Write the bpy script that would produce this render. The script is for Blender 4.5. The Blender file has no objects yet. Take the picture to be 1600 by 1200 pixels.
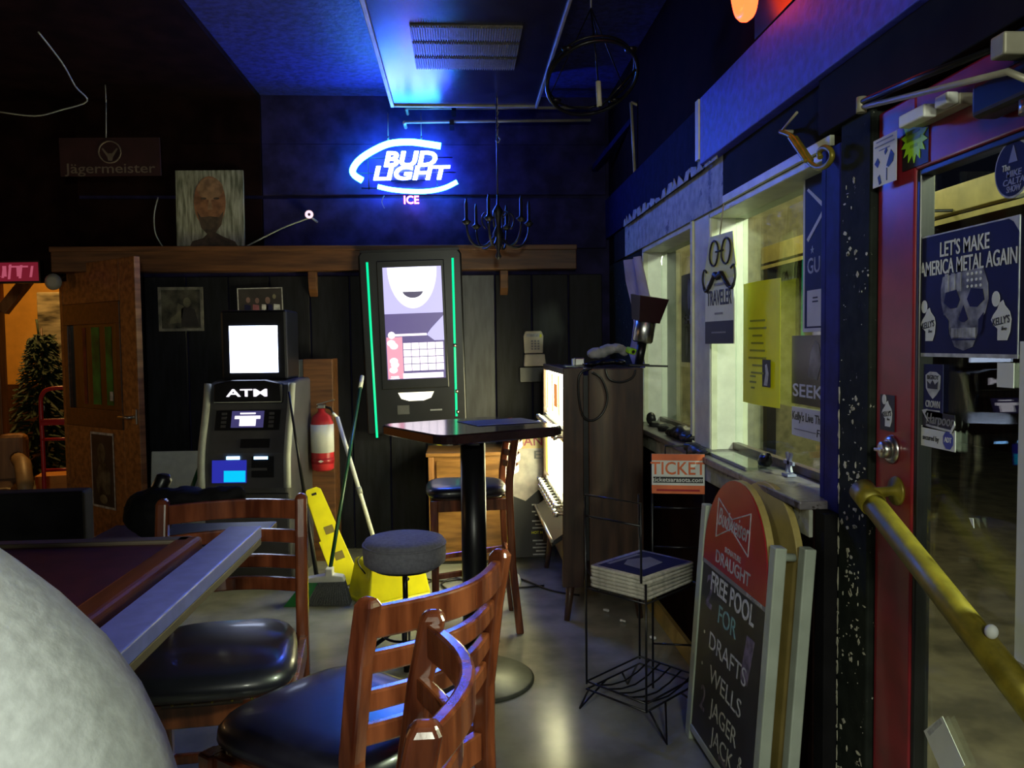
import bpy, bmesh, math, random
from mathutils import Vector, Matrix, Euler
random.seed(7)
R = math.radians
S = bpy.context.scene
COL = S.collection

# ------------------------------------------------------------------ camera
FPX, CAMH = 1250.0, 1.41
_r = R(0.7)
EY = Vector(((720-800)/FPX, (600-540)/FPX, -1.0)).normalized()
_ux, _uy = -math.sin(_r), math.cos(_r)
EZ = Vector((_ux, _uy, -(_ux*EY[0]+_uy*EY[1])/EY[2])).normalized()
EX = EY.cross(EZ)
CM = Matrix((EX, EY, EZ))            # camera axes -> world axes
cd = bpy.data.cameras.new('camera'); cam = bpy.data.objects.new('camera', cd); COL.objects.link(cam)
cd.sensor_width = 36; cd.lens = FPX*36/1600; cd.clip_start = 0.02; cd.clip_end = 100
cam.matrix_world = Matrix.Translation((0, 0, CAMH)) @ CM.to_4x4()
S.camera = cam
def ray(px, py): return CM @ Vector(((px-800)/FPX, (600-py)/FPX, -1.0))
def at(px, py, Y): d = ray(px, py); return Vector((0, 0, CAMH)) + d*(Y/d[1])
def atx(px, py, X): d = ray(px, py); return Vector((0, 0, CAMH)) + d*(X/d[0])
def atz(px, py, Z): d = ray(px, py); return Vector((0, 0, CAMH)) + d*((Z-CAMH)/d[2])

# ------------------------------------------------------------------ world, exposure, lamps of the place, added fill spots
w = bpy.data.worlds.new('night'); S.world = w; w.use_nodes = True
w.node_tree.nodes['Background'].inputs[0].default_value = (0.05, 0.06, 0.12, 1)
w.node_tree.nodes['Background'].inputs[1].default_value = 0.035
S.view_settings.view_transform = 'Standard'; S.view_settings.look = 'None'
S.view_settings.gamma = 1; S.view_settings.use_curve_mapping = False
S.view_settings.exposure = 0.0
def lamp(kind, name, loc, energy, col, size=0.2, target=None, sizey=None, spot=None, blend=.4):
    l = bpy.data.lights.new(name, kind); l.energy = energy; l.color = col
    if kind == 'AREA':
        l.size = size
        if sizey: l.shape = 'RECTANGLE'; l.size_y = sizey
    else: l.shadow_soft_size = size
    if spot: l.spot_size = R(spot); l.spot_blend = blend
    o = bpy.data.objects.new(name, l); COL.objects.link(o); o.location = loc
    if target is not None:
        o.rotation_euler = (Vector(target)-Vector(loc)).to_track_quat('-Z', 'Y').to_euler()
    return o
# lamp over the bar behind the photographer (greenish white), orange lamps of the next room, lamps outdoors
lamp('AREA', 'bar_lamp', (0.15, -1.35, 2.05), 34, (0.95, 1.0, 0.80), 0.35, (0.65, 2.6, 1.15))
lamp('SPOT', 'fleece_spot', (-1.2, -0.9, 2.3), 105, (1.0, 0.97, 0.92), 0.12, (-0.50, .62, 1.12), spot=38, blend=1.0)  # added unseen spot, brightens the fleece and the nearest chairs
lamp('POINT', 'side_room_lamp', (-3.75, 7.3, 2.6), 75, (1.0, 0.52, 0.14), 0.15)
lamp('POINT', 'side_hall_lamp', (-3.3, 3.7, 1.65), 7, (1.0, 0.6, 0.26), 0.12)
lamp('POINT', 'street_lamp', (2.05, 5.3, 2.75), 55, (1.0, 0.9, 0.5), 0.15)
lamp('POINT', 'patio_lamp', (2.05, 1.15, 2.3), 300, (0.93, 1.0, 0.70), 0.10)

lamp('SPOT', 'window_fill', (-1.0, -.7, 2.45), 75, (0.97, 1.0, 0.84), 0.10, (1.08, 2.95, 1.55), spot=36, blend=1.0)  # added fill spot for the signs and posters on the window wall

# ------------------------------------------------------------------ materials
def mat(name, col, rough=.5, metal=0., var=.12, scale=9., bump=0., emis=None, strength=0., coat=0., stretch=None, spec=.5, col2=None, det=4., sheen=0.):
    m = bpy.data.materials.new(name); m.use_nodes = True; t = m.node_tree; n = t.nodes; l = t.links
    b = n['Principled BSDF']
    b.inputs['Roughness'].default_value = rough; b.inputs['Metallic'].default_value = metal
    b.inputs['Specular IOR Level'].default_value = spec; b.inputs['Coat Weight'].default_value = coat
    b.inputs['Coat Roughness'].default_value = .12; b.inputs['Sheen Weight'].default_value = sheen
    tc = n.new('ShaderNodeTexCoord'); mp = n.new('ShaderNodeMapping'); l.new(tc.outputs['Object'], mp.inputs[0])
    if stretch: mp.inputs['Scale'].default_value = stretch
    nz = n.new('ShaderNodeTexNoise'); nz.inputs['Scale'].default_value = scale; nz.inputs['Detail'].default_value = det
    l.new(mp.outputs[0], nz.inputs['Vector'])
    rp = n.new('ShaderNodeValToRGB')
    c = Vector(col[:3]); a = c*(1-var*1.5); d = Vector(col2[:3]) if col2 else c*(1+var)
    rp.color_ramp.elements[0].position = .35; rp.color_ramp.elements[1].position = .65
    rp.color_ramp.elements[0].color = (*a, 1); rp.color_ramp.elements[1].color = (*d, 1)
    l.new(nz.outputs[0], rp.inputs[0]); l.new(rp.outputs[0], b.inputs['Base Color'])
    if bump:
        bp = n.new('ShaderNodeBump'); bp.inputs['Strength'].default_value = bump; bp.inputs['Distance'].default_value = .01
        l.new(nz.outputs[0], bp.inputs['Height']); l.new(bp.outputs[0], b.inputs['Normal'])
    if emis:
        b.inputs['Emission Color'].default_value = (*emis, 1); b.inputs['Emission Strength'].default_value = strength
    return m
def wood(name, c1, c2, rough=.35, stretch=(14, 14, 1.2), coat=.3, scale=3.2):
    return mat(name, c1, rough, col2=c2, var=.25, scale=scale, stretch=stretch, coat=coat, bump=.08, det=6)
def peel(name, base, chip, thr, scale=18, stretch=(1, 1, .45), rough=.45):
    """old paint with flakes missing, the undercoat showing"""
    m = mat(name, base, rough, var=.2, scale=22, bump=.15); t = m.node_tree; n = t.nodes; l = t.links
    b = n['Principled BSDF']; src = b.inputs['Base Color'].links[0].from_socket
    tc = n.new('ShaderNodeTexCoord'); mp = n.new('ShaderNodeMapping'); mp.inputs['Scale'].default_value = stretch
    l.new(tc.outputs['Object'], mp.inputs[0])
    nz = n.new('ShaderNodeTexNoise'); nz.inputs['Scale'].default_value = scale; nz.inputs['Detail'].default_value = 8; nz.inputs['Roughness'].default_value = .7
    l.new(mp.outputs[0], nz.inputs['Vector'])
    mr = n.new('ShaderNodeValToRGB'); mr.color_ramp.elements[0].position = thr; mr.color_ramp.elements[1].position = thr+.02
    l.new(nz.outputs[0], mr.inputs[0])
    mx = n.new('ShaderNodeMixRGB'); l.new(mr.outputs[0], mx.inputs[0]); l.new(src, mx.inputs[1]); mx.inputs[2].default_value = (*chip, 1)
    l.new(mx.outputs[0], b.inputs['Base Color']); return m
def emit(name, col, s): return mat(name, (.02, .02, .02), .3, emis=col, strength=s)
def glass(name, tint=(.9, .95, .92), ior=1.5, rough=0.0):
    m = bpy.data.materials.new(name); m.use_nodes = True; t = m.node_tree; n = t.nodes; l = t.links
    n.remove(n['Principled BSDF']); o = n['Material Output']
    tr = n.new('ShaderNodeBsdfTransparent'); tr.inputs[0].default_value = (*tint, 1)
    gl = n.new('ShaderNodeBsdfGlossy'); gl.inputs['Roughness'].default_value = rough
    # Schlick reflectance, the same from both faces of the thin pane
    lw = n.new('ShaderNodeLayerWeight'); lw.inputs[0].default_value = .5
    pw = n.new('ShaderNodeMath'); pw.operation = 'POWER'; pw.inputs[1].default_value = 5; l.new(lw.outputs['Facing'], pw.inputs[0])
    ma = n.new('ShaderNodeMath'); ma.operation = 'MULTIPLY_ADD'; ma.inputs[1].default_value = .96; ma.inputs[2].default_value = .04; l.new(pw.outputs[0], ma.inputs[0])
    mx = n.new('ShaderNodeMixShader'); l.new(ma.outputs[0], mx.inputs[0]); l.new(tr.outputs[0], mx.inputs[1]); l.new(gl.outputs[0], mx.inputs[2])
    l.new(mx.outputs[0], o.inputs[0]); return m
M = {}
M['floor'] = mat('floor_paint', (.30, .31, .26), .22, var=.16, scale=5, bump=.03, col2=(.36, .37, .31), det=8)
M['ceil'] = mat('ceiling_paint', (.026, .031, .17), .5, var=.35, scale=30, bump=.35)
M['black'] = mat('black_paint', (.012, .012, .014), .42, var=.3, scale=14, bump=.06)
M['blackboard'] = mat('black_wall_boards', (.0085, .0088, .013), .55, var=.35, scale=5, bump=.1, stretch=(6, 6, 1), spec=.25)
M['litboard'] = mat('lit_grey_board', (.035, .036, .042), .38, var=.35, scale=5, bump=.1, stretch=(6, 6, 1))  # lighter grey paints in the light falling on a single board
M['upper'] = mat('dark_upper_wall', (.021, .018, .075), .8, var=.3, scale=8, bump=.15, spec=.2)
M['darkmetal'] = mat('dark_metal', (.03, .03, .032), .32, .8)
M['blackplastic'] = mat('black_plastic', (.007, .007, .009), .33, var=.2)
M['vinyl'] = mat('black_vinyl', (.008, .008, .016), .38, var=.1, scale=60, bump=.02, coat=.35, spec=.8)
M['chairwood'] = wood('cherry_wood', (.13, .027, .011), (.26, .070, .026), .26, (9, 9, 1.2), .5)
M['beam'] = wood('beam_wood', (.10, .036, .012), (.17, .068, .023), .5, (.8, 9, 9), .1)
M['doorwood'] = wood('door_wood', (.26, .105, .03), (.36, .155, .05), .45, (8, 8, .8), .1)
M['doordark'] = wood('dark_stained_wood', (.045, .018, .009), (.075, .03, .014), .4, (8, 8, .8))
M['panelwood'] = wood('oak_panel', (.22, .095, .02), (.32, .15, .04), .4, (1.2, 8, 8), .2)
M['cigwood'] = wood('walnut_side', (.045, .022, .013), (.075, .036, .02), .5, (8, 8, 1))
M['ledwood'] = wood('brown_wood_rail', (.11, .028, .012), (.19, .055, .022), .3, (8, 1, 8), .3)
M['cream'] = mat('cream_trim_paint', (.66, .68, .52), .45, var=.08, scale=14, bump=.05)
M['white'] = mat('white_paint', (.74, .76, .68), .4, var=.05, scale=20)
M['peelcream'] = peel('peeling_cream_paint', (.36, .37, .31), (.10, .10, .10), .60, 9, (1, 1, 1), .6)
M['blue'] = mat('blue_header_paint', (.07, .085, .80), .55, var=.15, scale=30, bump=.25)
M['bluedark'] = peel('flaking_blue_paint', (.006, .006, .042), (.40, .40, .34), .71, 30, (1, 1, 1))
M['bluedark'].node_tree.nodes['Principled BSDF'].inputs['Specular IOR Level'].default_value = .08
M['bluedark'].node_tree.nodes['Principled BSDF'].inputs['Roughness'].default_value = .8
M['bluepost'] = mat('deep_blue_post', (.012, .012, .13), .6, var=.25, scale=14, spec=.2)
M['peelblack'] = peel('chipped_black_paint', (.016, .020, .016), (.55, .53, .42), .655, 48, (1, 1, .55), .75)
M['peelblack'].node_tree.nodes['Principled BSDF'].inputs['Specular IOR Level'].default_value = .12
M['chips'] = mat('old_cream_undercoat', (.62, .60, .46), .6, var=.2, scale=40)
M['red'] = mat('red_door_paint', (.24, .012, .022), .3, var=.15, scale=12, bump=.03, coat=.3)
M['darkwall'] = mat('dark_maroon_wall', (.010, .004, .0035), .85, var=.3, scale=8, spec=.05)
M['knee'] = mat('black_knee_wall', (.0075, .007, .008), .8, var=.3, scale=8, spec=.15)
M['sill'] = peel('worn_sill_paint', (.16, .145, .16), (.05, .04, .04), .58, 12, (1, 1, 1), .35)
M['pane'] = glass('window_glass')
M['brass'] = mat('old_brass', (.25, .20, .02), .40, .35, var=.2, scale=25)
M['chrome'] = mat('brushed_steel', (.6, .6, .58), .28, 1., var=.1)
M['pewter'] = mat('pewter_metal', (.40, .38, .28), .5, .3, var=.15)
M['paper'] = mat('white_paper', (.72, .74, .72), .6, var=.04)
M['newsprint'] = mat('newsprint', (.52, .50, .42), .8, var=.18, scale=40)
M['ink'] = mat('black_ink', (.012, .012, .014), .5)
M['greyink'] = mat('grey_ink', (.22, .22, .23), .5)
M['navyink'] = mat('navy_print', (.010, .011, .055), .6, spec=.25)
M['dimwhite'] = mat('faded_white_print', (.46, .47, .49), .5, var=.25, scale=30)
M['yellow'] = mat('yellow_plastic', (.86, .78, .010), .38, var=.06)
M['yellowpaper'] = mat('yellow_poster_paper', (.86, .86, .004), .6, var=.04)
M['lime'] = mat('lime_card', (.36, .72, .02), .5)
M['orange'] = mat('orange_print', (.75, .16, .05), .5)
M['redprint'] = mat('red_sign_print', (.36, .012, .022), .35, var=.05)
M['redmetal'] = mat('red_enamel', (.50, .025, .035), .3, var=.1)
M['green'] = mat('green_plastic', (.03, .30, .07), .45)
M['dgreen'] = mat('dark_green_enamel', (.01, .06, .025), .3)
M['bristle'] = mat('grey_bristles', (.13, .14, .14), .8, var=.5, scale=10, stretch=(60, 60, 2))
M['greyfabric'] = mat('grey_seat_fabric', (.29, .29, .34), .85, var=.1, scale=60, bump=.2)
M['greyplastic'] = mat('grey_machine_plastic', (.060, .060, .066), .42, var=.1)
M['beige'] = mat('beige_plastic', (.58, .54, .42), .5)
M['lightgrey'] = mat('pale_grey_plastic', (.32, .34, .30), .5)
M['slate'] = mat('chalkboard', (.016, .018, .022), .45, var=.4, scale=7)
M['chalk'] = mat('white_chalk_ink', (.62, .64, .62), .7, var=.2, scale=40)
M['chalkteal'] = mat('teal_chalk_ink', (.22, .42, .40), .7, var=.2, scale=40)
M['chalkpurple'] = mat('purple_chalk_ink', (.17, .14, .19), .7, var=.35, scale=30)
M['signplastic'] = mat('sign_frame_plastic', (.42, .48, .40), .45, var=.08)
M['tan'] = mat('tan_sign_edge', (.50, .40, .13), .5)
M['fleece'] = mat('grey_fleece', (.54, .585, .575), .95, var=.10, scale=110, bump=.10, det=8, sheen=.2)
M['skin'] = mat('skin', (.48, .27, .19), .5, var=.08)
M['hair'] = mat('brown_hair', (.05, .03, .02), .6, var=.4, scale=60)
M['denim'] = mat('dark_denim', (.03, .04, .08), .85, var=.2, scale=80)
M['shoe'] = mat('black_shoe', (.015, .015, .017), .5)
M['cloth'] = mat('pale_cloth', (.40, .40, .42), .85, var=.15, scale=20)
M['lilac'] = mat('lilac_plastic_sheet', (.48, .40, .48), .35, var=.15, scale=8)
M['stucco'] = mat('tan_stucco', (.36, .31, .17), .8, var=.2, scale=12, bump=.3)
M['street'] = mat('pavement', (.12, .092, .058), .7, var=.3, scale=6, bump=.3)
M['awn'] = mat('yellow_painted_beam', (.70, .58, .20), .5)
M['ochre'] = mat('ochre_wall', (.72, .40, .07), .7, var=.06)
M['needle'] = mat('fir_green', (.018, .04, .018), .7, var=.4, scale=30)
M['stone'] = mat('marbled_column', (.13, .12, .09), .6, var=.8, scale=3, stretch=(1, 1, 4), col2=(.36, .33, .22))
M['felt'] = mat('dark_red_table_top', (.060, .010, .014), .45, var=.2, scale=30)
M['bluerail'] = mat('blue_grey_laminate', (.15, .165, .52), .4, var=.08, scale=30)
M['tanedge'] = mat('tan_edge_band', (.10, .075, .045), .55)
M['tabletop'] = mat('dark_polished_top', (.035, .018, .02), .16, var=.3, scale=8, coat=.6)
M['vent'] = mat('vent_mesh', (.14, .13, .10), .5, var=.2, scale=60)
M['ductpanel'] = mat('glossy_black_panel', (.022, .02, .032), .24, var=.2, spec=.32)

# ------------------------------------------------------------------ mesh builders
class MB:
    def __init__(s): s.v = []; s.f = []; s.sm = []
    def add(s, vs, fs, smooth=False, X=None):
        b = len(s.v)
        s.v += [(X @ Vector(v)) if X is not None else Vector(v) for v in vs]
        s.f += [tuple(b+i for i in f) for f in fs]; s.sm += [smooth]*len(fs); return s
    def box(s, c, d, rot=None, X=None):
        hx, hy, hz = d[0]/2, d[1]/2, d[2]/2
        vs = [Vector((x*hx, y*hy, z*hz)) for z in (-1, 1) for y in (-1, 1) for x in (-1, 1)]
        if rot is not None:
            q = Euler(rot).to_matrix() if not isinstance(rot, Matrix) else rot
            vs = [q @ v for v in vs]
        vs = [v+Vector(c) for v in vs]
        return s.add(vs, [(0, 2, 3, 1), (4, 5, 7, 6), (0, 1, 5, 4), (2, 6, 7, 3), (0, 4, 6, 2), (1, 3, 7, 5)], X=X)
    def bb(s, a, b):
        a, b = Vector(a), Vector(b); return s.box((a+b)/2, [abs(x) for x in (b-a)])
    def bar(s, p, q, wd, h, up=(0, 0, 1)):
        p, q = Vector(p), Vector(q); d = (q-p); L = d.length; d.normalize(); u = Vector(up)
        if abs(d.dot(u)) > .98: u = Vector((0, 1, 0))
        x = d.cross(u).normalized(); z = x.cross(d)
        m = Matrix((x, d, z)).transposed()
        return s.box((p+q)/2, (wd, L, h), m)
    def tube(s, pts, r, n=8, caps=True, closed=False):
        pts = [Vector(p) for p in pts]; N = len(pts); rs = r if isinstance(r, (list, tuple)) else [r]*N
        vs = []; fs = []; pu = None
        for i, p in enumerate(pts):
            if closed: t = pts[(i+1) % N]-pts[i-1]
            else: t = pts[min(i+1, N-1)]-pts[max(i-1, 0)]
            t.normalize()
            u = pu if pu is not None else (Vector((0, 0, 1)) if abs(t.z) < .9 else Vector((1, 0, 0)))
            x = (u - t*u.dot(t)).normalized(); y = t.cross(x); pu = x
            for k in range(n):
                a = 2*math.pi*k/n; vs.append(p+(x*math.cos(a)+y*math.sin(a))*rs[i])
        for i in range(N if closed else N-1):
            j = (i+1) % N
            for k in range(n): fs.append((i*n+k, i*n+(k+1) % n, j*n+(k+1) % n, j*n+k))
        s.add(vs, fs, True)
        if caps and not closed: s.add(vs[:n], [tuple(range(n))[::-1]]); s.add(vs[-n:], [tuple(range(n))])
        return s
    def cyl(s, p, q, r, r2=None, n=20): return s.tube([p, q], [r, r if r2 is None else r2], n)
    def lathe(s, prof, c=(0, 0, 0), n=28, X=None, smooth=True):
        vs = []; fs = []; K = len(prof)
        for r, z in prof:
            for k in range(n):
                a = 2*math.pi*k/n; vs.append(Vector(c)+Vector((r*math.cos(a), r*math.sin(a), z)))
        for i in range(K-1):
            for k in range(n): fs.append((i*n+k, i*n+(k+1) % n, (i+1)*n+(k+1) % n, (i+1)*n+k))
        s.add(vs, fs, smooth, X)
        s.add(vs[:n], [tuple(range(n))[::-1]], X=X); s.add(vs[-n:], [tuple(range(n))], X=X); return s
    def rings(s, rings, cap=True, smooth=True):
        n = len(rings[0]); vs = [Vector(p) for r in rings for p in r]; fs = []
        for i in range(len(rings)-1):
            for k in range(n): fs.append((i*n+k, i*n+(k+1) % n, (i+1)*n+(k+1) % n, (i+1)*n+k))
        s.add(vs, fs, smooth)
        if cap: s.add(vs[:n], [tuple(range(n))[::-1]], smooth); s.add(vs[-n:], [tuple(range(n))], smooth)
        return s
    def prism(s, poly, z0, z1, X=None):
        n = len(poly); vs = [Vector((p[0], p[1], z)) for z in (z0, z1) for p in poly]
        fs = [tuple(range(n))[::-1], tuple(range(n, 2*n))]+[(k, (k+1) % n, n+(k+1) % n, n+k) for k in range(n)]
        return s.add(vs, fs, X=X)
    def ball(s, c, r, n=14, m=9, X=None):
        rx, ry, rz = r if isinstance(r, (list, tuple)) else (r, r, r); vs = []; fs = []
        for i in range(m+1):
            t = math.pi*i/m
            for k in range(n):
                a = 2*math.pi*k/n; vs.append(Vector(c)+Vector((rx*math.sin(t)*math.cos(a), ry*math.sin(t)*math.sin(a), -rz*math.cos(t))))
        for i in range(m):
            for k in range(n): fs.append((i*n+k, i*n+(k+1) % n, (i+1)*n+(k+1) % n, (i+1)*n+k))
        return s.add(vs, fs, True, X)
    def mesh(s, name):
        me = bpy.data.meshes.new(name); me.from_pydata([tuple(v) for v in s.v], [], s.f); me.update()
        bm = bmesh.new(); bm.from_mesh(me)
        for f, q in zip(bm.faces, s.sm): f.smooth = q
        bmesh.ops.remove_doubles(bm, verts=bm.verts, dist=1e-6) if len(s.v) < 20000 else None
        bmesh.ops.recalc_face_normals(bm, faces=bm.faces)
        bm.to_mesh(me); bm.free(); return me
    def build(s, name, m, parent=None, bevel=0, seg=2):
        me = s.mesh(name); o = bpy.data.objects.new(name, me); me.materials.append(M[m] if isinstance(m, str) else m)
        COL.objects.link(o); o.parent = parent
        if bevel:
            b = o.modifiers.new('edges', 'BEVEL'); b.width = bevel; b.segments = seg; b.limit_method = 'ANGLE'; b.angle_limit = R(40)
        return o
def tag(o, label=None, cat=None, group=None, kind=None):
    for k, v in (('label', label), ('category', cat), ('group', group), ('kind', kind)):
        if v: o[k] = v
    return o
def empty(name, loc=(0, 0, 0), rz=0, label=None, cat=None, group=None, rot=None):
    o = bpy.data.objects.new(name, None); o.empty_display_size = .05; COL.objects.link(o); o.location = loc
    o.rotation_euler = rot if rot is not None else (0, 0, rz)
    return tag(o, label, cat, group)
def frame(o, origin, u, v):
    """stand an empty so that its local x runs along u, y along v (both world), z towards the viewer"""
    u = Vector(u).normalized(); v = Vector(v); n = u.cross(v).normalized(); v = n.cross(u)
    o.matrix_world = Matrix.Translation(Vector(origin)) @ Matrix((u, v, n)).transposed().to_4x4(); return o
def plate(name, origin, u, v, label, cat, group=None):
    return frame(empty(name, label=label, cat=cat, group=group), origin, u, v)
def text(body, x, y, size, m, parent, z=.002, bold=0., shear=0., width=None, rot=0., name='lettering', align='CENTER', ext=.0004, label=None):
    c = bpy.data.curves.new('t', 'FONT'); c.body = body; c.size = size; c.align_x = align; c.align_y = 'CENTER'
    c.offset = bold*size; c.shear = shear; c.extrude = ext; c.resolution_u = 3
    t = bpy.data.objects.new('t', c); COL.objects.link(t)
    dg = bpy.context.evaluated_depsgraph_get(); me = bpy.data.meshes.new_from_object(t.evaluated_get(dg))
    bpy.data.objects.remove(t); bpy.data.curves.remove(c)
    xs = [v.co.x for v in me.vertices]; k = 1.
    if width and xs and max(xs) > min(xs): k = width/(max(xs)-min(xs))
    T = Matrix.Translation((x, y, z)) @ Matrix.Rotation(rot, 4, 'Z') @ Matrix.Diagonal((k, 1, 1, 1))
    me.transform(T); me.materials.clear(); me.materials.append(M[m] if isinstance(m, str) else m)
    o = bpy.data.objects.new(name, me); COL.objects.link(o); o.parent = parent
    if label: o['label'] = label
    return o
def poly(name, pts, m, parent, z=.001, t=.0008): return MB().prism(pts, z, z+t).build(name, m, parent)
def lines(parent, cx, y0, n, dy, wd, h, m, z, name='printed_line'):
    for i in range(n):
        k = wd*(.55+.45*((i*5+2) % 4)/3)/2; poly(name, rectp(cx-k, y0-dy*i-h/2, cx+k, y0-dy*i+h/2), m, parent, z, .0005)
def rectp(x0, y0, x1, y1): return [(x0, y0), (x1, y0), (x1, y1), (x0, y1)]
def ell(cx, cy, rx, ry, n=24, a0=0, a1=360): return [(cx+rx*math.cos(R(a0+(a1-a0)*k/n)), cy+ry*math.sin(R(a0+(a1-a0)*k/n))) for k in range(n if a1-a0 == 360 else n+1)]
def kids(o): return [c for c in o.children]
def copy_tree(o, parent=None):
    c = o.copy(); COL.objects.link(c); c.parent = parent
    for ch in list(o.children): copy_tree(ch, c)
    return c
def struct(o, label=None): o['kind'] = 'structure'; (label and o.__setitem__('label', label)); return o
def bez(p0, p1, p2, p3, n=12):
    p0, p1, p2, p3 = map(Vector, (p0, p1, p2, p3))
    return [p0*(1-t)**3+p1*3*t*(1-t)**2+p2*3*t*t*(1-t)+p3*t**3 for t in [i/n for i in range(n+1)]]
def spline(pts, n=6):
    P = [Vector(p) for p in pts]; P = [P[0]]+P+[P[-1]]; out = []
    for i in range(1, len(P)-2):
        for k in range(n):
            t = k/n; a, b, c, d = P[i-1:i+3]
            out.append(.5*((2*b)+(c-a)*t+(2*a-5*b+4*c-d)*t*t+(3*b-a-3*c+d)*t**3))
    return out+[P[-2]]

# ================================================================== ROOM SHELL
YB, XR, ZC = 5.6, 1.05, 3.12
struct(MB().bb((-5.2, -2.6, -.12), (XR+.2, YB+.2, 0)).build('floor', 'floor'), 'pale grey painted concrete floor')
struct(MB().bb((-5.2, -2.6, ZC), (XR+.3, YB+.15, ZC+.12)).build('ceiling', 'ceil'), 'dark blue black rough painted ceiling')
struct(MB().bb((-5.2, -2.6, ZC-.035), (-1.33, YB+.15, ZC)).build('trim_12', 'darkwall'), 'ceiling over the doorway side, coloured black where the neon light fades')  # black sheet paints in the falloff of the neon light
# back wall: dark upper part, lower part of upright black boards
wb = struct(MB().bb((-2.55, YB+.02, 0), (XR+.2, YB+.15, ZC)).build('wall_back', 'upper'), 'dark back wall with black upright boards below the wooden shelf beam')
x = -2.70; k = 0
pm = {}
edges = [-2.55, -2.42, -2.14, -1.86, -1.58, -1.30, -1.03, -.76, -.5, -.25, -.01, .243, .50, .76, 1.0]
for a, b in zip(edges[:-1], edges[1:]):
    key = round(b-a, 3)
    if a == -.01: o = MB().box((0, 0, 0), (key-.008, .022, 1.9)).build('plank', 'litboard', wb, .004, 1)
    elif key not in pm:
        o = MB().box((0, 0, 0), (key-.008, .022, 1.9)).build('plank', 'blackboard', wb, .004, 1); pm[key] = o
    else: o = pm[key].copy(); COL.objects.link(o)
    o.location = ((a+b)/2, YB+.012-.005*(k % 3), .95); k += 1
for i, z in enumerate((2.25, 2.62, 2.95)):
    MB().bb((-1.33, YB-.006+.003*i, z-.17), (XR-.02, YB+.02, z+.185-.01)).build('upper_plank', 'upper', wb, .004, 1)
    MB().bb((-2.55, YB-.008+.003*i, z-.17), (-1.335, YB+.02, z+.185-.01)).build('upper_plank', 'darkwall', wb, .004, 1)  # left planks coloured darker to follow the fading neon glow
# header over the doorway on the far side and the wall beyond it
struct(MB().bb((-5.2, YB+.05, 1.88), (-2.55, YB+.2, ZC)).build('wall_doorway', 'darkwall'), 'dark wall above the wide doorway to the lit room')
struct(MB().bb((-5.3, -2.6, 0), (-5.2, YB+.2, ZC)).build('wall_left', 'black'), 'black side wall far from the windows')
struct(MB().bb((-5.2, -2.7, 0), (XR+.2, -2.6, ZC)).build('wall_rear', 'black'), 'black wall behind the photographer')
# window side wall
XG = 1.16
wr = MB()
wr.bb((.995, 2.2, 0), (XR+.2, YB, .93))                      # knee wall
wr.bb((XR, 2.2, 1.955), (XR+.2, YB, ZC))                      # over the windows
wr.bb((XR, .80, 1.985), (XR+.2, 2.2, ZC))                     # over the door
wr.bb((XR, -2.6, 0), (XR+.2, .80, ZC))                        # past the door
struct(wr.build('wall_right', 'darkwall'), 'dark wall with windows and the red door')
struct(MB().bb((XR, 4.585, .93), (XR+.2, YB, 1.955)).build('wall_corner', 'peelblack'), 'chipped black wall in the corner past the windows')
# peeling cream lintel over the windows
tl = struct(MB().bb((XR-.012, 3.12, 1.955), (XR, 5.0, 2.15)).build('trim_1', 'peelcream'), 'peeling cream lintel above the windows')
tk = struct(MB().bb((XR-.012, 2.2, 1.985), (XR, 3.12, 2.15)).build('trim_13', 'knee'), 'black lintel above the near window')
MB().bb((XR-.014, 2.2, 1.955), (XR, 3.12, 1.985)).build('head_strip', 'cream', tk, .002)
struct(MB().bb((XR-.012, 5.0, 1.955), (XR, 5.35, 2.15)).build('trim_14', 'knee'), 'black lintel end by the corner')
tp = MB()
random.seed(3)
y = 3.12
while y < 4.9:
    L = random.uniform(.05, .16); tp.prism([(0, 0), (L, 0), (L*.8, random.uniform(.015, .05)), (L*.3, random.uniform(.02, .06))], 0, .004, Matrix.Translation((XR-.0325, y+L, 2.13)) @ Matrix(((0, 0, -1, 0), (-1, 0, 0, 0), (0, 1, 0, 0), (0, 0, 0, 1)))); y += L*random.uniform(.6, 1.1)
tp.build('paint_flake', 'peelcream', tl)['kind'] = 'stuff'
# blue header boards
hb = struct(MB().bb((XR-.05, .85, 2.145), (XR, 3.30, 2.418)).build('trim_2', 'blue', bevel=.004), 'bright blue header board over the near window and door')
MB().bb((XR-.056, 3.30, 2.17), (XR-.012, 3.345, 2.415)).build('end_strip', 'cream', hb)
hd = struct(MB().bb((XR-.028, 3.35, 2.14), (XR, YB-.02, 2.41)).build('trim_3', 'bluedark', bevel=.004), 'dull flaking blue header board by the back corner')
struct(MB().bb((XR-.03, .85, 1.99), (XR, 2.24, 2.144)).build('trim_4', 'knee', bevel=.004), 'black board above the red door')
# sloping brace and rod by the corner
br = empty('ceiling_brace', (.86, 4.35, 2.2), label='dark blue slanting wooden brace with a thin rod in the window corner', cat='brace')
bo_ = Vector((.86, 4.35, 2.2)); q1 = at(1006, 168, 4.7)-bo_; q2 = at(930, 262, 5.5)-bo_
MB().bar(q1, q2, .04, .035).build('brace_board', 'bluedark', br, .003)
MB().bar(q1, (q1.x, q1.y, ZC-2.2), .04, .035).build('brace_post', 'bluedark', br, .003)
MB().tube([at(986, 160, 4.7)-bo_, at(992, 272, 4.7)-bo_], .009, 8).build('rod', 'pewter', br)
MB().tube([at(986, 160, 4.7)-bo_, q1], .009, 8).build('rod_pin', 'pewter', br)
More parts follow.
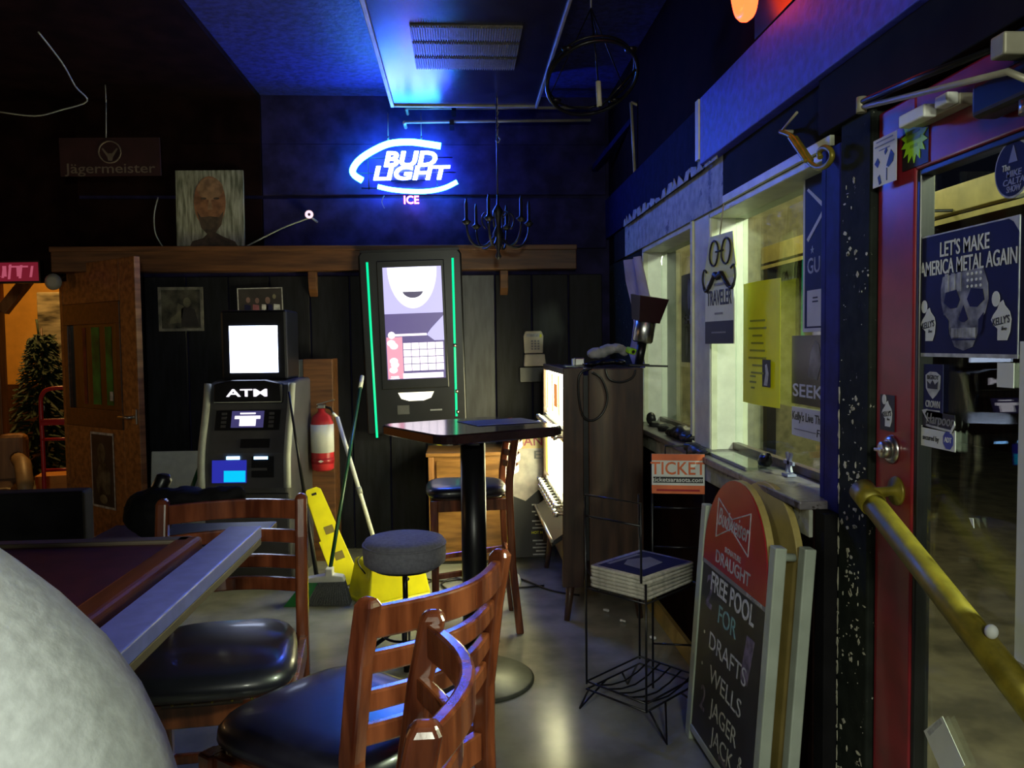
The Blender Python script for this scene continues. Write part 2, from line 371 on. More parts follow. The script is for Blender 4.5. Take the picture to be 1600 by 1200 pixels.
# windows
def window(n, y0, y1, label, m='cream'):
    wd = struct(MB().bb((XR-.01, y0-.001, .955), (XR+.17, y0+.03, 1.955)).build('window_%d' % n, m, bevel=.003), label)
    MB().bb((XR, y1-.012, .955), (XR+.145, y1, 1.955)).build('far_jamb', 'white', wd, .003)
    MB().bb((XR+.004, y1-.018, .955), (XR+.03, y1-.0121, 1.955)).build('jamb_bead', 'cream', wd, .002)
    MB().bb((XR, y0+.03, 1.93), (XR+.17, y1, 1.955)).build('head_jamb', 'cream', wd, .003)
    MB().bb((XG, y0+.03, .957), (XG+.006, y1-.013, 1.93)).build('glass_pane', 'pane', wd)
    MB().bb((XG-.012, y0+.03, .957), (XG+.018, y1-.013, .985)).build('bottom_rail', 'doordark', wd, .002)
    return wd
window(1, 2.23, 3.335, 'near window with white jamb, posters taped to its glass', 'bluepost')
window(2, 3.55, 4.585, 'far window with white jamb beside the vending machine')
struct(MB().bb((XR, 3.335, .955), (XR+.17, 3.55, 1.955)).build('trim_5', 'cream', bevel=.004), 'narrow cream pier between the two windows')
sl = struct(MB().bb((.955, 2.2, .93), (XR+.18, YB, .955)).build('trim_6', 'sill', bevel=.005), 'worn grey window sill')
struct(MB().bb((.983, 2.2, .85), (.995, 4.75, .93)).build('trim_7', 'peelcream', bevel=.003), 'grey apron board below the sill')
struct(MB().bb((.975, 2.25, 0), (.995, YB, .09)).build('baseboard_right', 'tan'), 'dusty baseboard under the windows')
# posts by the door
ps = struct(MB().bb((1.035, 1.972, 0), (XR+.12, 2.135, 2.14)).build('trim_8', 'peelblack', bevel=.006), 'black door post with chipped paint')
bp = struct(MB().bb((1.037, 2.140, .93), (XR+.12, 2.225, 1.95)).build('trim_9', 'bluepost', bevel=.004), 'deep blue post between the door post and window')
struct(MB().bb((1.0, 2.14, 0), (XR+.12, 2.225, .93)).build('trim_10', 'knee', bevel=.004), 'black wall end under the blue post')
ch = MB(); random.seed(11)
flat = Matrix(((0, 0, -1, 0), (-1, 0, 0, 0), (0, 1, 0, 0), (0, 0, 0, 1)))
def flake(yy, z, sy, sz):
    n = random.choice((4, 5, 6, 7)); pl = [(sy*random.uniform(.35, 1)*math.cos(6.283*k/n), sz*random.uniform(.35, 1)*math.sin(6.283*k/n)) for k in range(n)]
    ch.prism(pl, 0, .0012, Matrix.Translation((1.0345, yy, z)) @ flat)
z = .10
while z < 1.32:                                                          # bare line down the corner
    h = random.uniform(.008, .05); flake(2.131-random.uniform(0, .004), z+h/2, random.uniform(.003, .009), h*.75); z += h*random.uniform(.8, 2.0)
for i in range(34):                                                      # clumps on the face
    cz = random.uniform(.2, 1.25) if i < 28 else random.uniform(1.3, 1.9); cy = random.uniform(1.99, 2.12); k = random.uniform(.3, 1)
    for j in range(random.randint(2, 6)): flake(min(2.128, max(1.98, cy+random.gauss(0, .018))), cz+random.gauss(0, .022), random.uniform(.003, .020)*k, random.uniform(.003, .018)*k)
for i in range(40): flake(random.uniform(1.98, 2.128), random.uniform(.15, 1.6), random.uniform(.001, .003), random.uniform(.001, .003))
ch.build('paint_chips', 'chips', ps)['kind'] = 'stuff'

# the red door with its glass
dr = struct(MB().bb((XR, 1.80, .02), (XR+.045, 1.965, 1.975)).build('door_1', 'red', bevel=.006, seg=3), 'red glazed entrance door')
MB().bb((XR, .92, 1.80), (XR+.045, 1.80, 1.975)).build('top_rail', 'red', dr, .006, 3)
MB().bb((XR, .92, .02), (XR+.045, 1.80, .30)).build('bottom_rail', 'red', dr, .006, 3)
MB().bb((XR, .80, .02), (XR+.045, .92, 1.975)).build('hinge_stile', 'red', dr, .006, 3)
MB().bb((XR+.018, .92, .30), (XR+.025, 1.80, 1.80)).build('glass_pane', 'pane', dr)
MB().bb((XR+.004, 1.785, .30), (XR+.04, 1.80, 1.80)).build('glazing_bead', 'blackplastic', dr, .003)
MB().bb((XR+.004, .92, 1.785), (XR+.04, 1.785, 1.80)).build('glazing_bead', 'blackplastic', dr, .003)
b = MB(); b.lathe([(.036, 0), (.034, .006), (.026, .012)], X=Matrix.Translation((XR, 1.885, 1.143)) @ Matrix.Rotation(R(-90), 4, 'Y'))
b.lathe([(.022, .012), (.02, .028), (.012, .03)], X=Matrix.Translation((XR, 1.885, 1.143)) @ Matrix.Rotation(R(-90), 4, 'Y'))
b.build('deadbolt', 'chrome', dr)
MB().box((XR-.034, 1.885, 1.143), (.012, .03, .008)).build('thumb_turn', 'chrome', dr, .002)
b = MB(); b.lathe([(.036, 0), (.034, .006), (.012, .012), (.01, .06)], X=Matrix.Translation((XR, 1.862, 1.045)) @ Matrix.Rotation(R(-90), 4, 'Y'))
b.build('lock_rose', 'brass', dr)
pb = tag(empty('push_bar', (XR, 1.862, 1.045)), 'thick yellow brass bar slanting down across the red door', 'door bar')
A = atx(1352, 772, .985); B = atx(1612, 1102, .985)
B2 = A+(B-A)*1.35
MB().tube([A-Vector((XR, 1.862, 1.045)), B2-Vector((XR, 1.862, 1.045))], [.027, .029], 20).build('bar_tube', 'brass', pb)
d = (B-A).normalized()
MB().tube([A-d*.02-Vector((XR, 1.862, 1.045)), A+d*.045-Vector((XR, 1.862, 1.045))], .031, 20).build('end_cap', 'brass', pb)
MB().tube([A+d*.02-Vector((XR, 1.862, 1.045)), (-.005, -.0, 0)], .008, 10).build('arm_pin', 'brass', pb)
MB().tube([B2-Vector((XR, 1.862, 1.045)), B2+Vector((.07, 0, 0))-Vector((XR, 1.862, 1.045))], .01, 10).build('lower_pin', 'brass', pb)
p = atx(1549, 987, .985); MB().ball(p+Vector((0, 0, 0))-Vector((XR, 1.862, 1.045)), (.012, .012, .014)).build('white_lump', 'paper', pb)  # added white lump standing in for a small reflection
pb.children[-1]['label'] = 'small white lump in place of a reflection'
# door closer
dc = tag(empty('door_closer', (XR, 1.4, 1.87)), 'grey door closer with folding steel arm at the top of the red door', 'door closer')
o0 = Vector((XR, 1.4, 1.87))
MB().bb((-.055, -.19, -.035), (0, .12, .035)).build('closer_body', 'darkmetal', dc, .012, 3)
MB().cyl((-.03, -.02, -.035), (-.03, -.02, -.06), .022).build('closer_knob', 'chrome', dc)
P1 = atx(1346, 168, .96)-o0; P2 = atx(1575, 112, .97)-o0; P3 = atx(1566, 72, .97)-o0
MB().tube([P1, P2, P2+Vector((.03, -.03, -.03))], .0065, 10).build('closer_arm', 'pewter', dc)
MB().tube([P1+Vector((0, 0, .012)), P1+(P3-P1)*.5+Vector((0, 0, .01)), P3], [.008, .008, .006], 10).build('track_arm', 'darkmetal', dc)
b = MB(); b.tube([P1+Vector((0, 0, -.012)), P1+Vector((0, 0, .024))], .012, 12); b.build('arm_joint', 'pewter', dc)
MB().bb(P3+Vector((-.01, -.02, -.02)), P3+Vector((.06, .02, .02))).build('frame_bracket', 'pewter', dc, .004)
MB().bb((-.02, -.10, .035), (.0, .05, .11)).build('closer_shoe', 'darkmetal', dc, .004)
ds = tag(empty('door_sensor', atx(1452, 170, 1.0)), 'small white alarm sensor in two halves above the red door', 'sensor')
MB().bb((-.012, .0, -.016), (.018, .10, .012)).build('sensor_body', 'white', ds, .004)
MB().bb((-.008, -.075, -.01), (.018, -.03, .014)).build('magnet', 'white', ds, .004)
MB().bb((.018, -.075, -.012), (.05, .10, .012)).build('mounting_block', 'pewter', ds, .002)
# scroll bracket on the header
sb = tag(empty('scroll_bracket', (XR-.05, 2.33, 2.0)), 'old brass scroll hook on the black board left of the red door', 'hook')
q = [atx(*p, 1.0)-Vector((XR-.05, 2.33, 2.0)) for p in ((1220, 206), (1238, 214), (1252, 232), (1264, 252), (1278, 262), (1292, 258), (1300, 245), (1297, 234), (1287, 231), (1280, 238), (1282, 246))]
MB().tube(spline(q, 5), .008, 10).build('scroll', 'brass', sb)
MB().bar(q[1], q[3], .03, .012).build('hook_plate', 'brass', sb, .004)
MB().tube([q[0], q[0]+Vector((.045, .0, .0))], .007, 8).build('hook_pin', 'pewter', sb)
MB().tube([q[0], q[0]+Vector((.0, -.12, .025))], .004, 8).build('hook_rod', 'pewter', sb)

# wooden shelf beam along the back wall
bm_ = tag(MB().bb((-2.68, YB-.13, 1.925), (.80, YB-.006, 2.085)).build('shelf_beam', 'beam', bevel=.006), 'long brown wooden beam shelf along the back wall', 'shelf')
MB().bb((-2.68, YB-.15, 2.055), (.80, YB-.128, 2.09)).build('front_lip', 'beam', bm_, .004)
for xx in (-1.0, .305):
    b = MB(); b.prism([(0, 0), (.06, 0), (.06, -.03), (.045, -.12), (.0, -.17)], -.028, .028, Matrix.Translation((xx, YB-.012, 1.925)) @ Matrix(((0, 0, 1, 0), (-1, 0, 0, 0), (0, 1, 0, 0), (0, 0, 0, 1))))
    b.build('corbel', 'beam', bm_, .004)
# ================================================================== CEILING PIECES
ap = tag(empty('ceiling_panel', (0, 0, 2.93)), 'glossy black ceiling panel with a three-row air grille', 'ceiling panel')
p0 = (-.40, 5.17)
MB().bb((-.40, 2.6, 0), (.50, 5.15, .17)).build('panel_box', 'ductpanel', ap, .006)
MB().bb((-.418, 2.6, -.014), (-.396, 5.168, .02)).build('edge_trim', 'pewter', ap, .003)
MB().bb((.496, 2.6, -.014), (.512, 5.168, .02)).build('edge_trim', 'pewter', ap, .003)
MB().bb((-.396, 5.146, -.012), (.496, 5.168, .02)).build('end_trim', 'pewter', ap, .003)
for i in range(3):
    y0 = 3.88+i*.205
    g = MB().bb((-.22, y0, -.006), (.318, y0+.175, .004)).build('grille_row', 'vent', ap)
    f = MB()
    for k in range(44): f.bb((-.217+k*.0122, y0+.004, -.014), (-.2105+k*.0122, y0+.171, -.005))
    f.build('fin', 'vent', g)['kind'] = 'stuff'
for i, (pa, pb_) in enumerate((((635, 169), (735, 167)), ((632, 191), (765, 187)))):
    a = at(*pa, 5.45); b = at(*pb_, 5.45); b.x = .9
    o = tag(empty('conduit', a), ('upper' if i == 0 else 'lower')+' thin metal conduit on the dark wall above the beer sign', 'pipe', 'conduits above the neon sign')
    MB().tube([(0, 0, 0), b-a], .010, 8).build('pipe', 'pewter', o)
    MB().tube([(0, 0, 0), (0, .13, .0)], .012, 8).build('elbow', 'pewter', o)
    MB().bb((.3, -.012, -.018), (.33, .13, .018)).build('pipe_clip', 'darkmetal', o)
hk = tag(empty('ceiling_chain', at(777, 165, 5.0)), 'short chain with a hook hanging below the ceiling panel', 'chain')
zt = ZC-hk.location.z
MB().tube([(0, 0, 0), (0, 0, zt-.0)], .004, 6).build('hang_wire', 'pewter', hk)
for i in range(5):
    b = MB(); b.tube([(math.cos(a)*.009*(1 if i % 2 else .2), math.sin(a)*.009*(.2 if i % 2 else 1)*1, -.02-i*.036+.022*math.sin(a+1.57)) for a in [k*.785 for k in range(8)]], .003, 6, closed=True); b.build('chain_link', 'pewter', hk)
MB().tube([(0, 0, -.185), (.016, 0, -.205), (.004, 0, -.225), (-.012, 0, -.212)], .004, 6).build('hook', 'pewter', hk)
# ring chandelier (wagon-wheel hoop)
rc = tag(empty('hoop_chandelier', (.60, 3.6, 2.60)), 'tilted metal hoop hanging light with white candle tube, by the window corner ceiling', 'chandelier')
Xr = Matrix.Rotation(R(-8), 4, 'Y') @ Matrix.Rotation(R(-30), 4, 'X')
ring = lambda r, z, n=40: [Xr @ Vector((r*math.cos(6.2832*k/n), r*math.sin(6.2832*k/n), z)) for k in range(n)]
b = MB(); b.tube(ring(.205, -.015), .009, 8, closed=True); b.build('lower_hoop', 'darkmetal', rc)
b = MB(); b.tube(ring(.20, .02), .005, 8, closed=True); b.build('upper_hoop', 'darkmetal', rc)
for k in range(3):
    a = k*2.094+.6; e = Xr @ Vector((.2*math.cos(a), .2*math.sin(a), .02))
    MB().tube([e, (0, 0, .30)], .003, 6).build('hanging_rod', 'darkmetal', rc)
MB().tube([(0, 0, .30), (0, 0, ZC-2.60)], .004, 6).build('chain', 'pewter', rc)
for k in range(4):
    a = k*1.571+.95; e = Xr @ Vector((.2*math.cos(a), .2*math.sin(a), -.01))
    MB().lathe([(.022, 0), (.03, .015), (.014, .02)], e, 12).build('candle_cup', 'darkmetal', rc)
MB().cyl((.035, 0, -.13), (.03, 0, -.02), .012, n=12).build('candle_tube', 'cream', rc)
MB().tube([(.035, 0, -.13), (.035, 0, -.14), Xr @ Vector((.20, -.02, -.01))], .006, 6).build('candle_arm', 'darkmetal', rc)
MB().tube([(.03, 0, -.02), (0, 0, .30)], .004, 6).build('candle_rod', 'darkmetal', rc)
# dark candle chandelier
cc = tag(empty('candle_chandelier', at(778, 345, 5.0)), 'black wrought iron candle chandelier hanging before the wooden beam', 'chandelier')
MB().lathe([(.006, -.24), (.02, -.22), (.008, -.19), (.03, -.12), (.036, -.08), (.014, -.03), (.02, .02), (.035, .06), (.008, .10), (.006, .16)], n=16).build('stem', 'black', cc)
MB().tube([(0, 0, .16), (0, 0, ZC-cc.location.z)], .005, 6).build('chain', 'black', cc)
for k in range(6):
    a = k*math.pi/3+.2; u = Vector((math.cos(a), math.sin(a), 0)); z = Vector((0, 0, 1))
    arm = MB().tube(bez(u*.02+z*-.09, u*.10+z*-.22, u*.20+z*-.16, u*.20+z*-.02, 10), .007, 6).build('arm', 'black', cc)
    MB().lathe([(.012, -.03), (.032, -.01), (.016, 0), (.010, .01), (.010, .10), (.004, .13)], u*.20, 10).build('candle', 'black', arm)
    MB().tube(bez(u*.03+z*.02, u*.09+z*.10, u*.13+z*.0, u*.08+z*-.05, 8), .005, 6).build('scroll', 'black', arm)
# strings of cable on the ceiling and camera
cb = tag(MB().tube(spline([at(0, 175, 4.6), at(55, 181, 4.6), at(95, 172, 4.6), at(136, 158, 4.6), at(118, 135, 4.4), at(97, 98, 4.2), at(60, 50, 4.0)], 5), .004, 6).build('ceiling_cable', 'lightgrey'), 'pale cable drooping below the dark ceiling over the doorway', 'cable')
tag(MB().tube(spline([at(247, 308, 5.5), at(241, 335, 5.5), at(243, 365, 5.5), at(256, 388, 5.5)], 5), .004, 6).build('wall_cable', 'lightgrey'), 'thin pale cable hanging beside the portrait', 'cable')
sc = tag(empty('security_camera', at(483, 335, 5.5)), 'small round security camera with glowing pink ring on the back wall', 'camera')
M['irglow'] = emit('infrared_glow', (1.0, .55, .75), 1.6)
Xc = Matrix.Rotation(R(100), 4, 'X') @ Matrix.Rotation(R(10), 4, 'Y')
MB().lathe([(.024, -.06), (.03, 0), (.03, .012)], X=Xc).build('camera_body', 'lightgrey', sc)
MB().lathe([(.026, .013), (.026, .016)], X=Xc).build('light_ring', M['irglow'], sc)
MB().lathe([(.010, .017), (.008, .020)], X=Xc).build('lens', 'blackplastic', sc)
MB().tube([(0, .02, -.01), (.035, .07, -.035), (.035, .10, -.035)], .008, 8).build('bracket', 'pewter', sc)
MB().tube(spline([(0, .04, -.015), at(440, 357, 5.5)-sc.location, at(385, 385, 5.48)-sc.location], 6), .005, 6).build('cable', 'lightgrey', sc)
# ================================================================== NEON SIGNS
M['neonb'] = emit('blue_white_neon', (.05, .085, 1.0), 115)
M['neonc'] = emit('cyan_neon', (.03, .38, 1.0), 34)
M['neonr'] = emit('red_neon', (1.0, .10, .25), 14)
M['neonr2'] = emit('orange_red_neon', (1.0, .05, .012), 8)
ns = plate('neon_beer_sign', (-.345, 5.53, 2.585), (1, 0, .012), (0, 0, 1), 'oval blue white neon beer sign glowing on the dark back wall', 'neon sign')
for yy in (-.10, .0, .10): MB().tube([(-.33+.2*abs(yy), yy, .008), (.33-.2*abs(yy), yy, .008)], .004, 6).build('support_wire', 'darkmetal', ns)
for xx in (-.26, .2): MB().tube([(xx, -.11, .008), (xx, .11, .008)], .004, 6).build('support_wire', 'darkmetal', ns)
MB().bb((-.12, -.05, -.035), (.12, .05, .004)).build('transformer', 'blackplastic', ns, .004)
c = lambda px, py: (at(px, py, 5.50).x+.345, at(px, py, 5.50).z-2.585, .03)
MB().tube(spline([c(689, 229), c(665, 225), c(640, 222), c(610, 224), c(585, 234), c(563, 248), c(552, 262), c(553, 272), c(566, 281)], 6), .022, 10).build('oval_tube', M['neonc'], ns)
MB().tube(spline([c(590, 291), c(612, 296), c(640, 299), c(670, 299), c(695, 294), c(714, 285)], 6), .016, 10).build('oval_tube', M['neonc'], ns)
xx, yy, _ = c(640, 249); text('BUD', xx, yy-.003, .135, M['neonb'], ns, .03, .034, .18, .36, ext=.008)
xx, yy, _ = c(640, 272); text('LIGHT', xx, yy+.002, .125, M['neonb'], ns, .034, .030, .18, .52, ext=.008)
xx, yy, _ = c(642, 313); text('ICE', xx, yy, .075, M['neonr'], ns, .03, .012, 0, .10, ext=.006)
for px in (607, 659):
    xx, yy, _ = c(px, 220); MB().tube([(xx, yy, .03), (xx, yy+.03, .02)], .006, 6).build('tube_support', 'lightgrey', ns)
    MB().tube([(xx, yy+.03, .02), (xx, yy+.20, -.02)], .003, 6).build('hang_chain', 'pewter', ns)
MB().tube(spline([c(600, 305), c(596, 315), c(600, 325)], 4), .003, 6).build('wire', 'lightgrey', ns)
rn = plate('red_neon_sign', (XR-.1, 2.35, 2.56), (0, -1, 0), (0, 0, 1), 'red neon sign above the blue header, only its glowing lower end in view', 'neon sign')
poly('backing', rectp(-.32, -.14, .14, .25), 'blackplastic', rn, -.05, .004)
e = lambda px, py: ((2.35-atx(px, py, XR-.1).y), atx(px, py, XR-.1).z-2.56, .03)
MB().tube(spline([e(1163, -60), e(1165, -15), e(1171, 16), e(1178, 24), e(1186, 14), e(1190, -12), e(1194, -60)], 5), .022, 10).build('letter_tube', M['neonr2'], rn)
MB().tube(spline([e(1215, -120), e(1222, -60), e(1240, -70)], 5), .012, 10).build('letter_tube', M['neonr2'], rn)
for px in (1180,):
    xx, yy, _ = e(px, -40); MB().tube([(xx, yy, .03), (xx, yy, -.05)], .006, 6).build('tube_support', 'lightgrey', rn)
for yy_ in (-.2, .1): MB().tube([(yy_, .0, -.05), (yy_, .0, -.1)], .01, 8).build('wall_stud', 'darkmetal', rn)
# dark beer sign with deer head, red message board
M['jagdark'] = mat('dark_maroon_board', (.028, .008, .01), .5, var=.2)
M['jagink'] = mat('dull_gold_print', (.14, .11, .09), .5)
js = plate('liqueur_sign', (-2.205, 5.30, 2.635), (1, 0, .01), (0, 0, 1), 'dark maroon hanging sign with round deer emblem, over the wooden door', 'sign')
poly('board', rectp(-.31, -.12, .31, .12), M['jagdark'], js, -.01, .012)
b = MB(); b.tube([(.068*math.cos(t*.2094), .03+.068*math.sin(t*.2094), .005) for t in range(30)], .005, 6, closed=True); b.build('emblem_ring', M['jagink'], js)
poly('deer_head', [(-.012, -.025), (.012, -.025), (.018, .0), (.05, .05), (.042, .055), (.012, .02), (0, .022), (-.012, .02), (-.042, .055), (-.05, .05), (-.018, 0)], M['jagink'], js, .002)
text('Jägermeister', 0, -.075, .088, M['jagink'], js, .003, .004, 0, .56)
MB().tube([(-.02, .12, 0), (-.01, .34, 0)], .003, 6).build('hang_wire', 'lightgrey', js)
MB().tube([(-.01, .34, 0), (-.01, ZC-2.635, 0)], .003, 6).build('hang_wire', 'pewter', js)
M['ledoff'] = emit('dim_red_plastic', (.75, .03, .09), .20)
M['ledchar'] = emit('red_led_dots', (1.0, .18, .3), .42)
es = plate('red_message_board', (-3.05, 5.55, 1.935), (1, 0, .01), (0, 0, 1), 'dim red lit sign hanging over the doorway to the orange room', 'sign')
poly('housing', rectp(-.31, -.075, .26, .075), 'blackplastic', es, -.04, .04)
poly('lit_face', rectp(-.30, -.062, .25, .062), M['ledoff'], es, .001)
for i, xx in enumerate((-.25, -.16, -.07, .02, .06, .13, .20)):
    h = random.uniform(.07, .10); w_ = .008
    poly('tinsel_strip', [(xx-w_, -h/2), (xx+w_, -h/2), (xx+w_*2.6, h/2), (xx+w_*.6, h/2)], M['ledchar'], es, .003)
text('EXIT', -.03, 0, .10, M['ledchar'], es, .004, .01, 0, .42)

# ================================================================== BACK WALL PICTURES
pt = plate('portrait_painting', (-1.665, YB-.07, 2.092), (1, 0, .008), (0, .05, 1), 'painted portrait of a bald bearded man, standing on the wooden beam', 'painting')
M['canvas'] = mat('pale_brushed_canvas', (.28, .30, .19), .7, var=.4, scale=6, stretch=(9, 1, 9), col2=(.42, .43, .34))
M['face'] = mat('brown_face_paint', (.27, .12, .055), .7, var=.3, scale=14)
M['face2'] = mat('dark_beard_paint', (.075, .05, .032), .7, var=.3, scale=20)
M['face3'] = mat('light_face_paint', (.30, .17, .09), .7, var=.25, scale=20)
poly('canvas', rectp(-.222, 0, .222, .515), M['canvas'], pt, -.02, .02)
poly('shoulders', [(-.14, .0), (.18, .0), (.16, .035), (.08, .07), (.03, .10), (-.02, .09), (-.05, .06), (-.12, .04)], M['face2'], pt, .0005, .001)
poly('painted_head', ell(.0, .30, .105, .175, 28), M['face'], pt, .002, .001)
poly('painted_forehead', ell(.005, .39, .085, .075, 24), M['face3'], pt, .003, .001)
poly('painted_beard', [(-.085, .24), (-.06, .2), (0, .205), (.06, .2), (.09, .24), (.075, .15), (.03, .09), (-.02, .085), (-.06, .13)], M['face2'], pt, .0035, .001)
for xx in (-.04, .045): poly('painted_eye', ell(xx, .325, .02, .008, 10), M['face2'], pt, .0045, .001)
poly('painted_nose', [(-.016, .25), (.02, .25), (.008, .32), (-.004, .32)], M['face3'], pt, .0045, .001)
def photo(name, px0, py0, px1, py1, Y, label, rot=0):
    a = at(px0, py0, Y); b = at(px1, py1, Y); cx, cz = (a.x+b.x)/2, (a.z+b.z)/2
    o = plate(name, (cx, Y, cz), (math.cos(rot), 0, math.sin(rot)), (0, 0, 1), label, 'picture'); return o, abs(b.x-a.x)/2, abs(a.z-b.z)/2
M['dimframe'] = mat('worn_white_frame', (.20, .19, .16), .6, var=.3, scale=20)
ph, hx, hy = photo('framed_photo', 247, 449, 319, 517, 5.56, 'square faded photo of two people in a rough pale frame on the black boards')
M['sepia'] = mat('faded_photo_print', (.045, .042, .03), .5, var=.6, scale=9, col2=(.14, .13, .09))
M['sepia2'] = mat('pale_photo_tone', (.17, .155, .10), .5, var=.3, scale=12)
M['sepiad'] = mat('dark_photo_tone', (.03, .025, .024), .5, var=.3)
poly('print', rectp(-hx+.015, -hy+.015, hx-.015, hy-.015), M['sepia'], ph, 0, .003)
for q in ((-hx, hy-.018, hx, hy), (-hx, -hy, hx, -hy+.018), (-hx, -hy+.018, -hx+.018, hy-.018), (hx-.018, -hy+.018, hx, hy-.018)): poly('frame_side', rectp(*q), M['dimframe'], ph, -.004, .014)
poly('figure', [(.0, .0), (.03, .02), (.09, .0), (.12, -.12), (.0, -.12)], M['sepiad'], ph, .004)
poly('pale_face', ell(.04, .045, .024, .034, 14), M['sepia2'], ph, .005)
poly('second_figure', [(-.08, -.10), (.0, -.09), (.02, .02), (-.02, .04), (-.03, -.03), (-.07, -.06)], M['sepia2'], ph, .004)
ph, hx, hy = photo('group_photo', 371, 450, 443, 503, 5.56, 'wide photo of several people in a thin pale frame above the cash machine', R(1))
M['pinkp'] = mat('pink_photo_tone', (.30, .10, .13), .5, var=.3); M['skinp'] = mat('photo_skin_tone', (.20, .12, .11), .5)
poly('print', rectp(-hx, -hy, hx, hy), M['sepiad'], ph, 0, .004)
for q in ((-hx, hy-.006, hx, hy), (-hx, -hy, hx, -hy+.005), (-hx, -hy, -hx+.006, hy), (hx-.006, -hy, hx, hy)): poly('frame_side', rectp(*q), M['dimwhite'], ph, .001, .006)
for xx, yy, r_, m in ((-.08, .035, .014, 'skinp'), (-.02, .03, .014, 'skinp'), (.05, .03, .017, 'skinp'), (.095, .055, .012, 'sepia2')): poly('face', ell(xx, yy, r_, r_*1.4, 12), M[m], ph, .005)
for xx, m in ((-.085, 'navyink'), (-.03, 'pinkp'), (.03, 'dimwhite'), (.06, 'navyink'), (.11, 'dimwhite')): poly('shirt', [(xx-.026, -hy+.006), (xx+.026, -hy+.006), (xx+.02, .0), (xx-.02, .005)], M[m] if m in M else m, ph, .0045+.0005*(xx > 0))
tp_ = plate('wall_phone', (.505, YB-.035, 1.37), (1, 0, .01), (0, 0, 1), 'beige push-button telephone mounted on the black boards', 'telephone')
b = MB(); b.prism([(-.065, -.02), (.065, -.02), (.07, .10), (.055, .135), (-.055, .135), (-.07, .10)], 0, .03); b.build('keypad_housing', 'beige', tp_, .008, 3)
b = MB(); b.prism([(-.072, -.11), (.085, -.11), (.075, -.025), (-.065, -.025)], 0, .045); b.build('base', 'beige', tp_, .008, 3)
for i in range(12): poly('key', rectp(-.018+.022*(i % 3), .005+.018*(i//3), -.004+.022*(i % 3), .017+.018*(i//3)), 'greyink', tp_, .030, .003)
poly('display', rectp(-.05, .095, .05, .118), 'dimwhite', tp_, .030, .001)
poly('indicator', rectp(.043, .09, .056, .112), 'yellowpaper', tp_, .0315, .001)
MB().bb((-.10, -.22, .0), (.08, -.115, .02)).build('lower_bracket', 'blackplastic', tp_, .003)
# jukebox
M['jukescreen'] = emit('lilac_screen', (.62, .58, 1.0), 1.05)
M['jukehalo'] = emit('pale_lilac_screen', (.80, .78, 1.0), 1.5)
M['jukewhite'] = emit('white_screen', (.95, .95, 1.0), 2.6)
M['jukepurple'] = emit('dim_purple_screen', (.16, .12, .34), .8)
M['jukepink'] = emit('pink_screen', (1.0, .42, .55), 1.0)
M['juketile'] = emit('pale_tile_screen', (1.0, .88, .95), 1.6)
M['jukegreen'] = emit('green_light_strip', (.0, .85, .32), 1.3)
M['jukebtn'] = emit('warm_lit_button', (1.0, .93, .68), 2.4)
M['jukedark'] = emit('dark_disc_screen', (.12, .10, .2), .7)
jb = plate('wall_jukebox', (-.315, 5.42, 1.425), (1, 0, .028), (-.028, 0, 1), 'tall black wall jukebox with bright screen and green light strips', 'jukebox')
b = MB(); b.prism([(-.335, -.60), (.335, -.60), (.345, .60), (.32, .63), (-.32, .63), (-.345, .60)], -.16, 0); b.build('cabinet', 'blackplastic', jb, .012, 3)
MB().prism(rectp(-.225, -.30, .225, .56), 0, .012).build('screen_bezel', 'blackplastic', jb, .006)
poly('screen', rectp(-.185, -.235, .205, .515), M['jukepurple'], jb, .0125)
poly('screen_header', rectp(-.185, .205, .205, .515), M['jukescreen'], jb, .0138)
poly('screen_halo', ell(.01, .513, .165, .275, 24, 180, 360), M['jukehalo'], jb, .0145)
poly('screen_glow', ell(.01, .513, .115, .225, 24, 180, 360), M['jukewhite'], jb, .0152)
poly('record_disc', ell(.01, .365, .072, .058, 14, 195, 345), M['jukedark'], jb, .0166)
poly('screen_glare', [(.09, .06), (.12, .10), (.205, .185), (.205, .02), (.14, .02)], M['jukescreen'], jb, .0150)
poly('song_panel', rectp(-.18, -.23, -.075, .05), M['jukepink'], jb, .0138)
poly('title_bar', rectp(-.14, .055, .09, .07), M['juketile'], jb, .0150)
poly('round_icon', ell(-.145, .063, .024, .024, 16), M['juketile'], jb, .0160)
for yy in (.01, -.01, -.11, -.135, -.17): poly('menu_icon', ell(-.15+random.uniform(-.01, .02), yy, .028, .022, 12), M['juketile'], jb, .0150)
for i in range(5):
    for j in range(4): poly('song_tile', rectp(-.07+.054*i, -.035-.048*j, -.020+.054*i, .008-.048*j), M['juketile'], jb, .0150)
poly('screen_footer', rectp(-.08, -.23, .19, -.195), M['juketile'], jb, .0150)
lines(jb, -.135, -.215, 2, .012, .06, .006, M['jukewhite'], .0165)
b = MB(); b.tube([(-.285, .555, .004), (-.275, -.62, .004)], .0075, 8); b.build('light_strip', M['jukegreen'], jb)
b = MB(); b.tube([(.285, .565, .004), (.265, -.50, .004)], .0075, 8); b.build('light_strip', M['jukegreen'], jb)
poly('lit_button', [(-.12, -.325), (.12, -.325), (.10, -.365), (.05, -.382), (-.05, -.382), (-.10, -.365)], M['jukebtn'], jb, .002, .006)
poly('bill_slot', rectp(-.13, -.47, -.05, -.41), 'greyplastic', jb, .002, .008)
poly('card_slot', rectp(.09, -.455, .17, -.445), 'chrome', jb, .002, .006)
poly('top_trim', rectp(-.33, .618, .33, .634), 'darkmetal', jb, -.05, .06)
for yy in (-.02, -.33, -.47):
    MB().tube([(.275, yy-.012, .008), (.275, yy+.012, .008)], .012, 10).build('strip_clip', 'chrome', jb)
MB().bb((-.2, -.4, -.175), (.2, .4, -.155)).build('wall_mount', 'darkmetal', jb)
